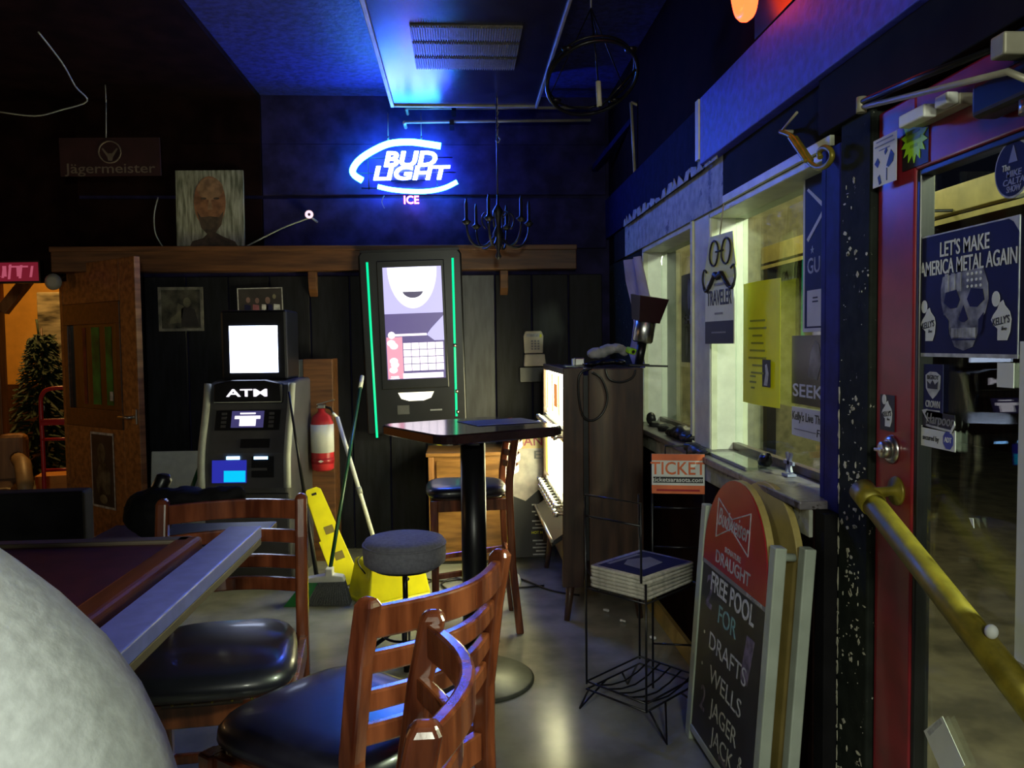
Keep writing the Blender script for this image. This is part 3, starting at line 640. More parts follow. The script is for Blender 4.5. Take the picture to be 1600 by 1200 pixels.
# cash machine
M['atmscreen'] = emit('white_lit_panel', (.62, .72, 1.0), 6.0)
M['atmletter'] = emit('lit_letters', (.95, .88, 1.0), 2.2)
M['atmblue'] = emit('blue_lit_recess', (.04, .05, .75), .5)
M['atmcyan'] = emit('cyan_lit_tray', (.0, .55, .95), 1.1)
M['atmbar'] = emit('blue_white_light_bar', (.25, .55, 1.0), 6)
M['atmlcd'] = emit('purple_display', (.14, .12, .42), .35)
at_ = empty('cash_machine', (-1.245, 4.98, 0), R(-4), 'grey cash machine with curved front and a bright white panel on top', 'cash machine')
X0 = Matrix.Rotation(R(-1.5), 4, 'Y')
def side(w0, w1, prof, X):
    b = MB(); rings = []
    return b
prof = [(.0, 0), (-.24, 0), (-.25, .52), (-.28, .60), (-.26, .80), (-.17, 1.05), (-.13, 1.20), (.0, 1.22), (.28, 1.22), (.28, 0)]
b = MB()
Xs = Matrix(((0, 0, 1, 0), (1, 0, 0, 0), (0, 1, 0, 0), (0, 0, 0, 1)))
b.prism(prof, -.255, .255, Xs); b.build('body', 'greyplastic', at_, .02, 3)
for sx in (-1, 1):
    b = MB(); b.tube([(sx*.255, y, z) for y, z in spline([(-.265, .60, 0), (-.245, .80, 0), (-.155, 1.05, 0), (-.115, 1.20, 0)], 5) for y, z in [(y, z)]] if False else [(sx*.250, q[0], q[1]) for q in spline([(-.285, .60, 0), (-.27, .80, 0), (-.18, 1.05, 0), (-.14, 1.20, 0)], 5)], .022, 8)
    b.build('side_trim', 'lightgrey', at_)
def facep(u, v, dx=0):     # on the sloping front: u sideways, v height
    pts = [(-.25, .52), (-.28, .60), (-.26, .80), (-.17, 1.05), (-.13, 1.20)]
    for (y0, z0), (y1, z1) in zip(pts[:-1], pts[1:]):
        if z0 <= v <= z1: t = (v-z0)/(z1-z0); return Vector((u, y0+(y1-y0)*t-dx, v))
def facequad(name, u0, u1, v0, v1, m, d=.004, lab=None):
    vs = [facep(u0, v0, d), facep(u1, v0, d), facep(u1, v1, d), facep(u0, v1, d)]
    vb = [v+Vector((0, .02, 0)) for v in vs]
    o = MB().add(vs+vb, [(0, 1, 2, 3), (7, 6, 5, 4), (0, 4, 5, 1), (1, 5, 6, 2), (2, 6, 7, 3), (3, 7, 4, 0)]).build(name, m, at_); return o
facequad('display_surround', -.19, .19, .93, 1.045, 'blackplastic', .006)
facequad('display', -.095, .095, .945, 1.04, M['atmlcd'], .009)
for q in ((-.045, .045, 1.022, 1.030), (-.075, .075, .995, 1.012), (-.045, .050, .955, .995)): facequad('display_icon', *q, M['atmletter'], .011)
for sx in (-1, 1):
    for i in range(4): facequad('side_key', sx*.14-.015, sx*.14+.015, .945+.024*i, .960+.024*i, 'greyplastic', .009)
facequad('keypad', -.03, .14, .83, .88, 'blackplastic', .006)
facequad('card_reader', .04, .17, .66, .78, 'blackplastic', .006)
facequad('dispenser_recess', -.19, .01, .63, .76, M['atmblue'], .005)
facequad('dispenser_tray', -.12, .005, .635, .70, M['atmcyan'], .007)
facequad('light_bar', -.105, -.03, .765, .782, M['atmbar'], .010)
facequad('light_bar', .055, .135, .765, .780, M['atmbar'], .010)
facequad('receipt_slot', .02, .13, .70, .715, 'greyplastic', .008)
facequad('lower_seam', -.25, .25, .560, .566, 'blackplastic', .003)
b = MB(); b.prism([(-.205, 1.085), (.205, 1.085), (.20, 1.20), (.10, 1.222), (-.10, 1.222), (-.20, 1.20)], .0, .06, Matrix.Translation((0, -.125, 0)) @ Matrix(((1, 0, 0, 0), (0, 0, -1, 0), (0, 1, 0, 0), (0, 0, 0, 1)))); b.build('sign_visor', 'blackplastic', at_, .01)
fr = MB().bb((-.2, -.188, 1.09), (.2, -.184, 1.095)).build('visor_lip', 'lightgrey', at_)
tt = text('ATM', 0, 0, .062, M['atmletter'], at_, 0, .010, 0, .24, ext=.003); tt.matrix_local = Matrix.Translation((.0, -.189, 1.145)) @ Matrix.Rotation(R(90), 4, 'X')
tb = MB().bb((-.20, -.05, 1.22), (.20, .22, 1.64)).build('topper_box', 'blackplastic', at_, .015)
MB().bb((-.145, -.056, 1.262), (.145, -.05, 1.545)).build('topper_panel', M['atmscreen'], at_)
# things round the cash machine
wp = tag(MB().bb((-.21, -.012, 0), (.21, .012, .735)).build('whiteboard', 'white', bevel=.004), 'pale blank panel leaning on the black boards beside the cash machine', 'board')
wp.location = (-1.86, 5.36, 0); wp.rotation_euler = (R(-8), 0, 0)
MB().bb((-.21, -.0125, .0), (.21, -.0121, .03)).build('bottom_edge', 'greyplastic', wp)
sk = tag(MB().tube([at(298, 768, 4.9), at(322, 700, 5.25)], [.014, .010], 8).build('dark_pole', 'dgreen'), 'dark slanting pole between the pale panel and the cash machine', 'pole')
a = at(298, 768, 4.9); d = at(322, 700, 5.25)-a
MB().tube([a-d*2.3, a], .014, 8).build('lower_shaft', 'black', sk); 
rd = tag(empty('pool_cue', at(500, 955, 4.55)), 'thin dark stick leaning beside the cash machine and wooden post', 'stick'); rd.location.z = 0
tp2 = at(451, 612, 4.66)-rd.location
MB().tube([(0, 0, 0), tp2*.45], [.014, .011], 8).build('butt', 'black', rd)
MB().tube([tp2*.45, tp2], [.011, .006], 8).build('shaft', 'darkmetal', rd)
wd = tag(empty('wood_post', (-.94, 5.36, 0)), 'short brown wooden post behind the fire extinguisher', 'post')
MB().bb((-.09, -.07, 0), (.10, .16, 1.335)).build('post_body', 'beam', wd, .004)
MB().bb((-.135, -.05, .65), (-.091, .10, 1.33)).build('side_batten', 'lightgrey', wd, .004)
fe = tag(empty('fire_extinguisher', (-.895, 5.175, .62)), 'red fire extinguisher with white label hung on the wooden post', 'fire extinguisher')
MB().lathe([(.05, 0), (.07, .012), (.072, .05), (.072, .30), (.058, .35), (.025, .375), (.022, .40)], n=24).build('cylinder', 'redmetal', fe)
MB().lathe([(.0735, .12), (.0735, .30)], n=24).build('paper_label', 'paper', fe)
MB().lathe([(.0738, .05), (.0738, .085)], (0, 0, 0), 24).build('lower_band', 'redprint', fe)
b = MB(); b.prism([(-.018, 0), (0, .009), (.018, 0), (0, -.009)], 0, .002, Matrix.Translation((.0, -.0725, .068)) @ Matrix.Rotation(R(90), 4, 'X')); b.build('label_diamond', 'paper', fe)
MB().bb((-.02, -.03, .40), (.025, .03, .425)).build('valve', 'chrome', fe, .005)
MB().bar((-.03, 0, .425), (.085, -.02, .455), .018, .008).build('lever', 'chrome', fe, .002)
MB().bar((-.03, 0, .405), (.06, -.02, .408), .018, .008).build('grip', 'chrome', fe, .002)
MB().tube([(.0, -.0, .415), (.06, -.03, .40), (.085, -.04, .36)], .008, 8).build('nozzle', 'blackplastic', fe)
MB().tube([(0, .07, .33), (0, .113, .33)], .012, 8).build('wall_hook', 'darkmetal', fe)
# broom
bo = at(516, 930, 4.4); bo.z = 0
bm2 = tag(empty('angle_broom', bo), 'broom with green pole and grey and green angled bristles', 'broom')
L = lambda px, py, Y: at(px, py, Y)-bo
top = L(566, 588, 5.3)
MB().tube([(0, 0, .175), top], .011, 10).build('handle', 'dgreen', bm2)
MB().tube([top*.93+Vector((0, 0, .175*.07)), top], .014, 10).build('hang_cap', 'white', bm2)
b = MB(); Q = [L(480, 912, 4.42), L(495, 903, 4.42), L(530, 898, 4.42), L(544, 906, 4.42)]
b.prism([(-.145, .125), (.085, .125), (.075, .155), (.02, .165), (.02, .20), (-.02, .20), (-.02, .165), (-.12, .150)], -.03, .03, Matrix(((1, 0, 0, 0), (0, 0, -1, 0), (0, 1, 0, 0), (0, 0, 0, 1)))); b.build('broom_head', 'white', bm2, .006, 3)
def brush(name, x0, x1, X0_, X1_, m):
    b = MB(); n = 16
    for i in range(n):
        t = i/n; t2 = (i+.9)/n
        xa, xb = x0+(x1-x0)*t, x0+(x1-x0)*t2; ya, yb = X0_+(X1_-X0_)*t, X0_+(X1_-X0_)*t2
        vs = [(xa, -.022, .126), (xb, -.022, .126), (xb, .022, .126), (xa, .022, .126), (ya, -.045, .002), (yb, -.045, .002), (yb, .03, .002), (ya, .03, .002)]
        b.add(vs, [(0, 1, 2, 3), (7, 6, 5, 4), (0, 4, 5, 1), (1, 5, 6, 2), (2, 6, 7, 3), (3, 7, 4, 0)])
    return b.build(name, m, bm2)
brush('green_bristles', -.143, -.06, -.245, -.13, 'green')['kind'] = 'stuff'
brush('grey_bristles', -.058, .083, -.128, .115, 'bristle')['kind'] = 'stuff'
# white mop stick
ms = at(592, 845, 4.7); ms = Vector((ms.x+.03, 4.80, 0))
mp_ = tag(empty('white_stick', ms), 'white stick leaning on the wooden post with a hooked top', 'stick')
tpp = at(527, 652, 5.08)-ms
MB().tube([(0, 0, 0), tpp], .013, 10).build('shaft', 'white', mp_)
MB().tube([tpp, tpp+Vector((-.02, 0, .02)), tpp+Vector((-.03, .0, .025))], .010, 8).build('hook_end', 'white', mp_)
MB().tube([tpp*.52, tpp*.56], .017, 10).build('joint_collar', 'lightgrey', mp_)
# yellow folding floor sign
ys = at(545, 905, 4.62); ys.z = 0
yv = (at(487, 772, 4.9)-ys).normalized(); yu = Vector((1, .25, 0)); yu -= yv*yu.dot(yv)
yb = plate('wet_floor_sign', ys+Vector((0, 0, .032)), yu, yv, 'narrow yellow floor sign leaning on the wall behind the broom', 'floor sign')
hgt = (at(487, 772, 4.9)-ys).length
b = MB(); b.prism([(-.075, 0), (.075, 0), (.05, hgt-.02), (.03, hgt), (-.03, hgt), (-.05, hgt-.02)], -.012, .012); b.build('board', 'yellow', yb, .004)
M['brownprint'] = mat('faded_brown_print', (.22, .17, .03), .6)
for yy in (.16, .33): poly('printed_mark', [(-.02, yy), (.035, yy), (.035, yy+.05), (-.02, yy+.05)], M['brownprint'], yb, .0125)
poly('rim', rectp(-.075, .0, -.062, .30), 'yellow', yb, .012, .01); poly('handle_slot', rectp(-.015, hgt-.05, .015, hgt-.035), 'ink', yb, .0125)
# yellow bucket block
yt = tag(empty('yellow_bucket', (-.425, 4.50, 0), R(31)), 'bright yellow plastic bucket upside down on the floor behind the round stool', 'bucket')
b = MB()
def rr(hx, hy, r, z, n=5):
    out = []
    for cx, cy, a0 in ((hx-r, hy-r, 0), (-hx+r, hy-r, 90), (-hx+r, -hy+r, 180), (hx-r, -hy+r, 270)):
        for k in range(n+1): a = R(a0+90*k/n); out.append((cx+r*math.cos(a), cy+r*math.sin(a), z))
    return out
b.rings([rr(.185, .135, .014, .004), rr(.19, .14, .014, .03), rr(.160, .110, .014, .215), rr(.150, .10, .014, .228)]); b.sm = [False]*len(b.f); b.build('tub', 'yellow', yt, .006, 2)
b = MB(); b.rings([rr(.196, .146, .03, .0), rr(.196, .146, .03, .022)]); b.build('rim', 'yellow', yt)
MB().cyl((.05, -.125, .12), (.05, -.133, .118), .011, n=12).build('screw', 'blackplastic', yt)
MB().tube(spline([(-.17, -.06, .17), (-.2, -.03, .235), (-.14, .03, .25), (-.10, .08, .20)], 4), .004, 6).build('wire_handle', 'darkmetal', yt)
MB().box((-.03, .06, .225), (.10, .07, .03)).build('handle_boss', 'yellow', yt, .006)
# wooden cabinet behind the high table
wc = tag(empty('wood_cabinet', (.03, 5.10, 0)), 'low oak cabinet against the back wall behind the high table', 'cabinet')
MB().bb((-.25, .02, .02), (.24, .40, .70)).build('carcass', 'panelwood', wc, .004)
MB().bb((-.265, .0, .70), (.25, .42, .725)).build('cabinet_top', 'panelwood', wc, .005)
MB().bb((-.20, .008, .06), (.23, .02, .37)).build('door', 'panelwood', wc, .004)
MB().bb((-.20, .008, .385), (.23, .02, .67)).build('drawer', 'panelwood', wc, .004)
MB().bb((-.25, .004, .02), (-.215, .02, .70)).build('stile', 'doorwood', wc, .003)
MB().bb((-.24, .03, 0), (.23, .38, .02)).build('plinth', 'black', wc)
# banana poster
bnp = plate('cafe_poster', (.455, 5.09, .04), (1, 0, 0), (.0, .16, 1), 'glossy black and yellow poster board with BANANA lettering beside the vending machine', 'poster')
poly('board', rectp(-.145, 0, .135, .86), 'ink', bnp, -.01, .01)
M['posteryel'] = mat('warm_yellow_print', (.62, .42, .12), .25, var=.1)
M['posterglare'] = mat('painted_poster_glare', (.50, .44, .40), .25, var=.2, scale=10)
poly('yellow_field', rectp(-.145, .66, .135, .86), M['posteryel'], bnp, .0005)
poly('glare_patch', [(-.145, .40), (-.05, .36), (.06, .45), (.135, .58), (.135, .70), (-.145, .70)], M['posterglare'], bnp, .0012)  # white glare from the vending machine, painted onto the poster
text('BANA', .015, .745, .085, 'redprint', bnp, .0022, .015, 0, .235)
text('ES', .06, .655, .075, 'greyink', bnp, .0025, .01, 0, .10)
for i, (yy, n) in enumerate(((.33, 4), (.225, 3), (.10, 5), (-.0, 0))):
    for j in range(n): poly('text_line', rectp(-.01+.02*(j % 2), yy-.022*j+.0, .10-.012*((j*7+i) % 3), yy+.009-.022*j), 'dimwhite', bnp, .0012)
text('HOT N', .02, .155, .024, 'yellowpaper', bnp, .0015, .01, 0, .07)

# ================================================================== CIGARETTE MACHINE
cm = empty('cigarette_machine', (0, 0, 0), 0, 'old brown cigarette vending machine on splayed legs with lit front and rows of pull knobs', 'vending machine')
cm.location = (.50, 4.0, 0)
M['cigglow'] = emit('warm_white_lit_panel', (1.0, .95, .52), 26)
M['cigyel'] = emit('yellow_lit_print', (1.0, .82, .10), 1.5)
M['cigorange'] = emit('orange_lit_print', (1.0, .35, .08), .8)
MB().bb((.14, 0, .22), (.42, .98, 1.285)).build('cabinet', 'cigwood', cm, .006)
MB().prism([(.0, .17), (.11, .17), (.115, 1.29), (.012, 1.29)], 0, .022, Matrix(((1, 0, 0, 0), (0, 0, 1, 0), (0, 1, 0, 0), (0, 0, 0, 1)))).build('front_side_panel', 'cigwood', cm, .004)
MB().prism([(.0, .17), (.11, .17), (.115, 1.29), (.012, 1.29)], .965, .985, Matrix(((1, 0, 0, 0), (0, 0, 1, 0), (0, 1, 0, 0), (0, 0, 0, 1)))).build('front_side_panel', 'cigwood', cm, .004)
MB().bb((.05, .022, .2), (.115, .965, 1.285)).build('front_back_plate', 'cigwood', cm)
MB().bb((.115, .02, .3), (.14, .95, 1.25)).build('side_gap', 'black', cm)
MB().bb((.015, .022, 1.255), (.05, .965, 1.29)).build('top_cap', 'doordark', cm, .004)
MB().bb((.030, .03, 1.0), (.049, .955, 1.25)).build('upper_lit_panel', M['cigglow'], cm)
MB().bb((.025, .03, .62), (.049, .955, .90)).build('lower_lit_panel', M['cigglow'], cm)
for yy in (.30, .60, .86): MB().bb((.026, yy, 1.02), (.0295, yy+.05, 1.24)).build('yellow_print', M['cigyel'], cm)
MB().bb((.024, .38, 1.06), (.0288, .52, 1.19)).build('orange_print', M['cigorange'], cm)
MB().bb((.021, .03, .62), (.0248, .07, .90)).build('yellow_edge', M['cigyel'], cm); MB().bb((.021, .86, .62), (.0248, .955, .90)).build('yellow_edge', M['cigyel'], cm)
for z, n in ((.95, 22), (.555, 22)):
    rail = MB().bb((.015, .025, z-.045), (.05, .96, z+.04)).build('knob_rail', 'chrome', cm, .003)
    km = None
    for i in range(n):
        if km is None:
            km = MB().lathe([(.006, 0), (.006, .028), (.014, .032), (.014, .05), (.009, .054)], n=10, X=Matrix.Rotation(R(-90), 4, 'Y')).build('pull_knob', 'chrome', rail); k = km
        else: k = km.copy(); COL.objects.link(k)
        k.parent = rail; k.location = (.015, .05+i*.042, z+(.018 if i % 2 else -.018))
MB().add([(.05, .03, .47), (.05, .95, .47), (-.05, .95, .40), (-.05, .03, .40), (.05, .03, .44), (.05, .95, .44), (-.05, .95, .375), (-.05, .03, .375)], [(0, 1, 2, 3), (7, 6, 5, 4), (0, 4, 5, 1), (1, 5, 6, 2), (2, 6, 7, 3), (3, 7, 4, 0)]).build('delivery_tray', 'blackplastic', cm)
MB().tube([(-.05, .03, .405), (-.05, .95, .405)], .009, 8).build('tray_rim', 'chrome', cm)
for yy in (.03, .95):
    for xx, d in ((.05, -.03), (.37, .03)):
        MB().tube([(xx, yy, .22), (xx+d, yy+(-.03 if yy < .5 else .03), 0)], [.024, .015], 10).build('leg', 'cigwood', cm)
# things on top of it
pl = empty('stage_spotlight', (1.0-.045, 4.24, 1.29), R(12), 'silver can spotlight with dark barn doors standing on the vending machine', 'spotlight')
P0 = Vector(pl.location); d = (at(1020, 490, 4.3)-at(1006, 590, 4.3)); d.normalize()
ax = Matrix(((1, 0, 0), (0, 1, 0), (0, 0, 1))); q = Vector((0, 0, 1)).rotation_difference(Vector((d.x, -.10, d.z))).to_matrix().to_4x4()
pl.rotation_euler = (0, 0, 0); pl.location = (.958, 4.28, 1.287)
MB().bb((-.055, -.03, 0), (.055, .03, .012)).build('foot_plate', 'blackplastic', pl, .003)
MB().bar((-.05, -.02, .006), (.14, -.09, .0), .02, .010).build('foot_bar', 'blackplastic', pl, .002)
MB().lathe([(.022, 0), (.026, .13)], X=q, n=16).build('lamp_stem', 'blackplastic', pl)
MB().lathe([(.048, .13), (.055, .14), (.055, .245), (.05, .25)], X=q, n=28).build('silver_can', 'chrome', pl)
M['barn'] = mat('maroon_black_flaps', (.03, .006, .008), .4)
for k in range(4):
    X = q @ Matrix.Translation((0, 0, .245)) @ Matrix.Rotation(R(90*k+8), 4, 'Z') @ Matrix.Translation((.055, 0, 0)) @ Matrix.Rotation(R(10), 4, 'Y')
    MB().prism([(-.058, 0), (.058, 0), (.075, .135), (-.075, .135)], -.003, .003, X @ Matrix(((0, 0, 1, 0), (1, 0, 0, 0), (0, 1, 0, 0), (0, 0, 0, 1)))).build('barn_door', M['barn'], pl)
b = MB()
def blob(name, pts, m, label, cat, z0=None):
    """crumpled soft thing: union of bumpy ellipsoids remeshed smooth"""
    b = MB()
    for c_, r_ in pts: b.ball(c_, r_, 16, 10)
    me = b.mesh(name); o = bpy.data.objects.new(name, me); me.materials.append(M[m]); COL.objects.link(o)
    rm = o.modifiers.new('join', 'REMESH'); rm.mode = 'VOXEL'; rm.voxel_size = .008; rm.use_smooth_shade = True
    tx = bpy.data.textures.new(name, 'CLOUDS'); tx.noise_scale = .05
    dm = o.modifiers.new('folds', 'DISPLACE'); dm.texture = tx; dm.strength = .022; dm.mid_level = .5
    return tag(o, label, cat) if label else o
g = lambda px, py, Y=4.25: at(px, py, Y)
blob('crumpled_cloth', [(g(933, 553), (.055, .045, .03)), (g(950, 546), (.045, .045, .028)), (g(966, 544), (.04, .045, .026)), (g(975, 549), (.025, .035, .03))], 'cloth', 'crumpled pale grey cloth on the vending machine', 'cloth')
bg = blob('cable_heap', [(g(922, 569, 4.3), (.045, .06, .010)), (g(945, 566, 4.3), (.06, .06, .015)), (g(968, 566, 4.3), (.035, .06, .015))], 'blackplastic', 'heap of black cables and cloth on the vending machine', 'cables')
bx = tag(MB().bb((-.022, -.02, -.016), (.022, .02, .016)).build('lime_tape_roll', 'lime', bevel=.006, seg=3), 'lime green and black roll beside the crumpled cloth', 'tape'); bx.location = g(986, 548, 4.2)
bx.rotation_euler = (.3, .2, .5); MB().cyl((0, -.022, 0), (0, .022, 0), .010, n=12).build('tape_core', 'ink', bx)
ad = tag(MB().bb((-.025, -.03, -.022), (.03, .03, .022)).build('power_adapter', 'chrome', bevel=.006), 'small silver box at the end of the vending machine top', 'adapter'); ad.location = g(904, 566, 4.35); ad.location.z = 1.313
MB().bb((-.035, -.02, -.018), (-.025, .02, .018)).build('adapter_end', 'paper', ad)
MB().bb((-.08, -.06, -.024), (.02, .05, -.021)).build('adapter_base', 'lightgrey', ad)
cl = tag(MB().tube(spline([g(925, 575, 3.99), g(906, 585, 3.985), g(904, 615, 3.985), g(910, 648, 3.985), g(925, 657, 3.985), g(942, 645, 3.985), g(949, 620, 3.985), g(940, 592, 3.985), g(925, 582, 3.985)], 6), .0055, 8).build('hanging_cable', 'blackplastic'), 'black cable loop hanging down the side of the vending machine', 'cable')
tag(MB().tube(spline([g(946, 576, 3.99), g(952, 592, 3.985), g(970, 597, 3.985), g(988, 590, 3.985), g(993, 578, 3.99)], 6), .005, 8).build('cable_loop', 'blackplastic'), 'shallow black cable loop at the top edge of the vending machine', 'cable')
# lilac sheet in the corner
b = MB()
pth = [(g(974, 408, 4.75), g(1000, 400, 4.5)), (g(982, 440, 4.75), g(1004, 438, 4.5)), (g(992, 480, 4.72), g(1012, 474, 4.49)), (g(991, 505, 4.70), g(1010, 500, 4.47)), (g(983, 530, 4.70), g(1012, 530, 4.47)), (g(980, 552, 4.70), g(1010, 555, 4.47)), (g(992, 572, 4.66), g(1008, 575, 4.47))]
vs = []; fs = []
for i, (a, c_) in enumerate(pth):
    for k in range(6):
        t = k/5; vs.append(a.lerp(c_, t)+Vector((-.02*math.sin(k*1.9+i), 0, 0)))
nv = len(vs); vs += [v+Vector((.006, .006, 0)) for v in vs]
for i in range(len(pth)-1):
    for k in range(5):
        f = (i*6+k, i*6+k+1, (i+1)*6+k+1, (i+1)*6+k); fs += [f, tuple(nv+q for q in f[::-1])]
o = tag(MB().add(vs, fs, True).build('plastic_sheet', 'lilac'), 'crumpled lilac plastic sheet hanging in the window corner', 'sheet')
# ================================================================== RIGHT WALL: SIGNS AND POSTERS
U, V = (0, -1, 0), (0, 0, 1)
def wposter(name, X, y0, y1, z0, z1, label, cat='poster', m='paper'):
    """poster flat on a plane facing into the room; local origin at its centre"""
    o = plate(name, (X, (y0+y1)/2, (z0+z1)/2), U, V, label, cat); hx, hy = (y0-y1)/2, (z1-z0)/2
    poly('sheet', rectp(-hx, -hy, hx, hy), m, o, 0, .001); return o, hx, hy
o = plate('traveler_sign', (1.028, 3.125, 1.62), Vector((1.05, 2.99, 0))-Vector((1.008, 3.25, 0)), V, 'hanging tin sign with glasses and moustache cut-out top on the white jamb', 'sign')
M['tin'] = mat('pale_tin_sign', (.62, .66, .60), .35, var=.06); M['tinyel'] = mat('yellow_green_tin', (.62, .66, .26), .4, var=.08)
poly('lower_board', rectp(-.118, -.215, .118, .04), M['tin'], o, 0, .004)
poly('black_band', [(-.118, -.215), (.118, -.215), (.118, -.125), (-.118, -.125)], 'ink', o, .0045)
poly('face_cutout', [(-.10, .04), (.118, .04), (.135, .09), (.12, .15), (.11, .215), (-.08, .215), (-.10, .15), (-.125, .08), (-.12, .02)], M['tinyel'], o, .0005, .004)
text('TRAVELER', 0, -.035, .085, 'ink', o, .0052, .012, 0, .205)
lines(o, 0, .020, 1, .02, .09, .010, 'greyink', .0055); lines(o, 0, -.095, 1, .02, .08, .008, 'greyink', .0055)
lines(o, 0, -.17, 1, .02, .14, .006, 'greyink', .0062)
for sx in (-1, 1):
    MB().tube([(sx*.05+.012+(.036+.004*math.sin(2*a))*math.cos(a), .145+.05*math.sin(a), .007) for a in [k*.3927 for k in range(16)]], .004, 6, closed=True).build('glasses_rim', 'ink', o)
    MB().tube(spline([(.0, .048, .007), (sx*.03, .058, .007), (sx*.07, .02, .007), (sx*.11, .0, .007), (sx*.135, .04, .007), (sx*.125, .085, .007), (sx*.10, .075, .007)], 5), [.014]*6+[.010]*6+[.007]*6+[.005]*6+[.004]*7, 6).build('moustache', 'ink', o)
MB().tube([(-.02, .15, .007), (.04, .15, .007)], .004, 6).build('glasses_bridge', 'ink', o)
MB().tube([(0, .215, 0), (.03, .33, .0)], .003, 6).build('hang_wire', 'pewter', o)
o = plate('yellow_poster', (1.125, 2.945, 1.405), Vector((1.135, 2.785, 1.40))-Vector((1.12, 3.105, 1.402)), V, 'plain yellow paper notice taped to the near window', 'poster')
b = MB(); n = 10; vs = []; fs = []
for k in range(n+1):
    t = k/n; xx = -.165+.33*t
    for yy in (-.232, .232): vs.append((xx, yy, .012*math.sin(t*3.1)))
nn = len(vs); vs += [(v[0], v[1], v[2]-.0012) for v in vs]
for k in range(n): f = (2*k, 2*k+2, 2*k+3, 2*k+1); fs += [f, tuple(nn+q for q in f[::-1])]
MB().add(vs, fs, True).build('sheet', 'yellowpaper', o)
M['palegreyink'] = mat('pale_olive_ink', (.30, .33, .02), .6)
lines(o, 0, .085, 8, .028, .16, .007, M['palegreyink'], .0135)
lines(o, -.04, -.125, 3, .022, .06, .007, M['palegreyink'], .0128)
poly('small_picture', rectp(.045, -.16, .115, -.06), 'ink', o, .0125, .0006)
poly('picture_figure', [(.06, -.155), (.09, -.155), (.10, -.11), (.085, -.075), (.07, -.08), (.075, -.11)], 'dimwhite', o, .0133, .0005)
M['dimposter'] = mat('dark_poster_print', (.018, .016, .022), .25, var=.6, scale=6)
o, hx, hy = wposter('seek_poster', XG-.003, 2.735, 2.23, 1.195, 1.43, 'dark poster with white SEEK lettering and pale smoky figure on the near window', m=M['dimposter'])
text('SEEK', -.125, -.072, .062, 'paper', o, .002, .014, 0, .235)
M['ghost'] = mat('smoky_print', (.13, .13, .15), .3, var=.7, scale=8)
poly('smoky_figure', [(-.12, -.02), (-.05, -.03), (-.02, .03), (-.04, .09), (-.07, .10), (-.10, .06)], M['ghost'], o, .0012)
o, hx, hy = wposter('show_card', XG-.006, 2.725, 2.24, 1.085, 1.185, 'white hand-lettered card below the SEEK poster', 'card')
text("Kelly's Live Thurs", -.105, .018, .042, 'ink', o, .002, .004, .1, .265); text('Feb', -.01, -.026, .036, 'ink', o, .002, .004, .1, .07); poly('underline', rectp(-.22, -.028, -.05, -.025), 'greyink', o, .0015)
o, hx, hy = wposter('framed_poster', 1.118, 2.555, 2.30, 1.44, 1.945, 'tall dark poster with a white border beside the blue post', m='navyink')
for q in ((-hx, hy-.012, hx, hy), (-hx, -hy, hx, -hy+.012), (-hx, -hy+.012, -hx+.012, hy-.012)): poly('white_border', rectp(*q), 'paper', o, .0012)
for q in ([(-.10, .20), (-.09, .205), (.02, .14), (.01, .13)], [(-.10, .045), (-.09, .035), (.02, .11), (.01, .12)]): poly('white_chevron', q, 'paper', o, .0014)
text('★', -.06, .005, .03, 'dimwhite', o, .0015); text('GU', -.05, -.045, .07, 'dimwhite', o, .0015, .01, 0, .09)
poly('white_panel', rectp(-.095, -.235, .03, -.12), 'paper', o, .0014); lines(o, -.035, -.145, 2, .012, .04, .005, 'ink', .0024)
o, hx, hy = wposter('dark_window_poster', XG-.003, 4.14, 3.70, 1.31, 1.76, 'glossy dark band poster on the far window', m=M['dimposter'])
text('SHEEP', -.03, -.01, .06, 'greyink', o, .002, .012, 0, .30)
for xx, yy in ((-.12, -.12), (-.02, -.13), (.07, -.12), (-.08, .12)): poly('ghost_figure', ell(xx, yy, .025, .08, 12), M['ghost'], o, .0012)
# clear tray on the sill and small ornaments
tr = tag(empty('glass_tray', (1.06, 2.95, .955)), 'flat sheet of glass lying on the sill under the yellow notice', 'glass'); 
MB().box((.03, .02, .006), (.17, .42, .008)).build('pane', 'pane', tr, .002); MB().box((-.058, .02, .006), (.006, .42, .010)).build('polished_edge', 'lightgrey', tr)
so = tag(empty('snowflake_ornament', (1.10, 2.62, .957)), 'small pale blue snowflake ornament standing on the near sill', 'ornament')
M['icy'] = mat('pale_blue_plastic', (.25, .27, .42), .4)
for k in range(3): MB().box((0, 0, .045), (.008, .075, .012), (R(60*k), 0, 0)).build('spoke', M['icy'], so)
MB().box((0, 0, .004), (.03, .05, .008)).build('stand', M['icy'], so)
bird = blob('sill_figurine', [((1.09, 2.80, .985), (.02, .035, .022)), ((1.09, 2.775, 1.005), (.014, .018, .018)), ((1.09, 2.84, .975), (.012, .03, .012))], 'darkmetal', 'small dark figurine lying on the near sill', 'ornament')
lo = blob('dark_clutter', [((1.06, 4.42, .985), (.03, .03, .035)), ((1.07, 4.30, .965), (.05, .06, .018)), ((1.07, 4.1, .965), (.05, .08, .02))], 'black', 'dark clutter lying along the far window sill', 'clutter')
lo2 = blob('dark_bundle', [((1.04, 3.72, .985), (.05, .09, .035)), ((1.05, 3.60, .975), (.05, .06, .03)), ((1.05, 3.85, .97), (.05, .08, .025))], 'black', 'black bundle on the sill beside the narrow cream pier', 'bundle')
cls = blob('black_rag', [((.985, 3.36, .965), (.04, .06, .022)), ((.975, 3.28, .955), (.03, .07, .03)), ((.985, 3.19, .965), (.03, .05, .016))], 'black', 'black rag draped over the sill edge above the ticket sign', 'rag')
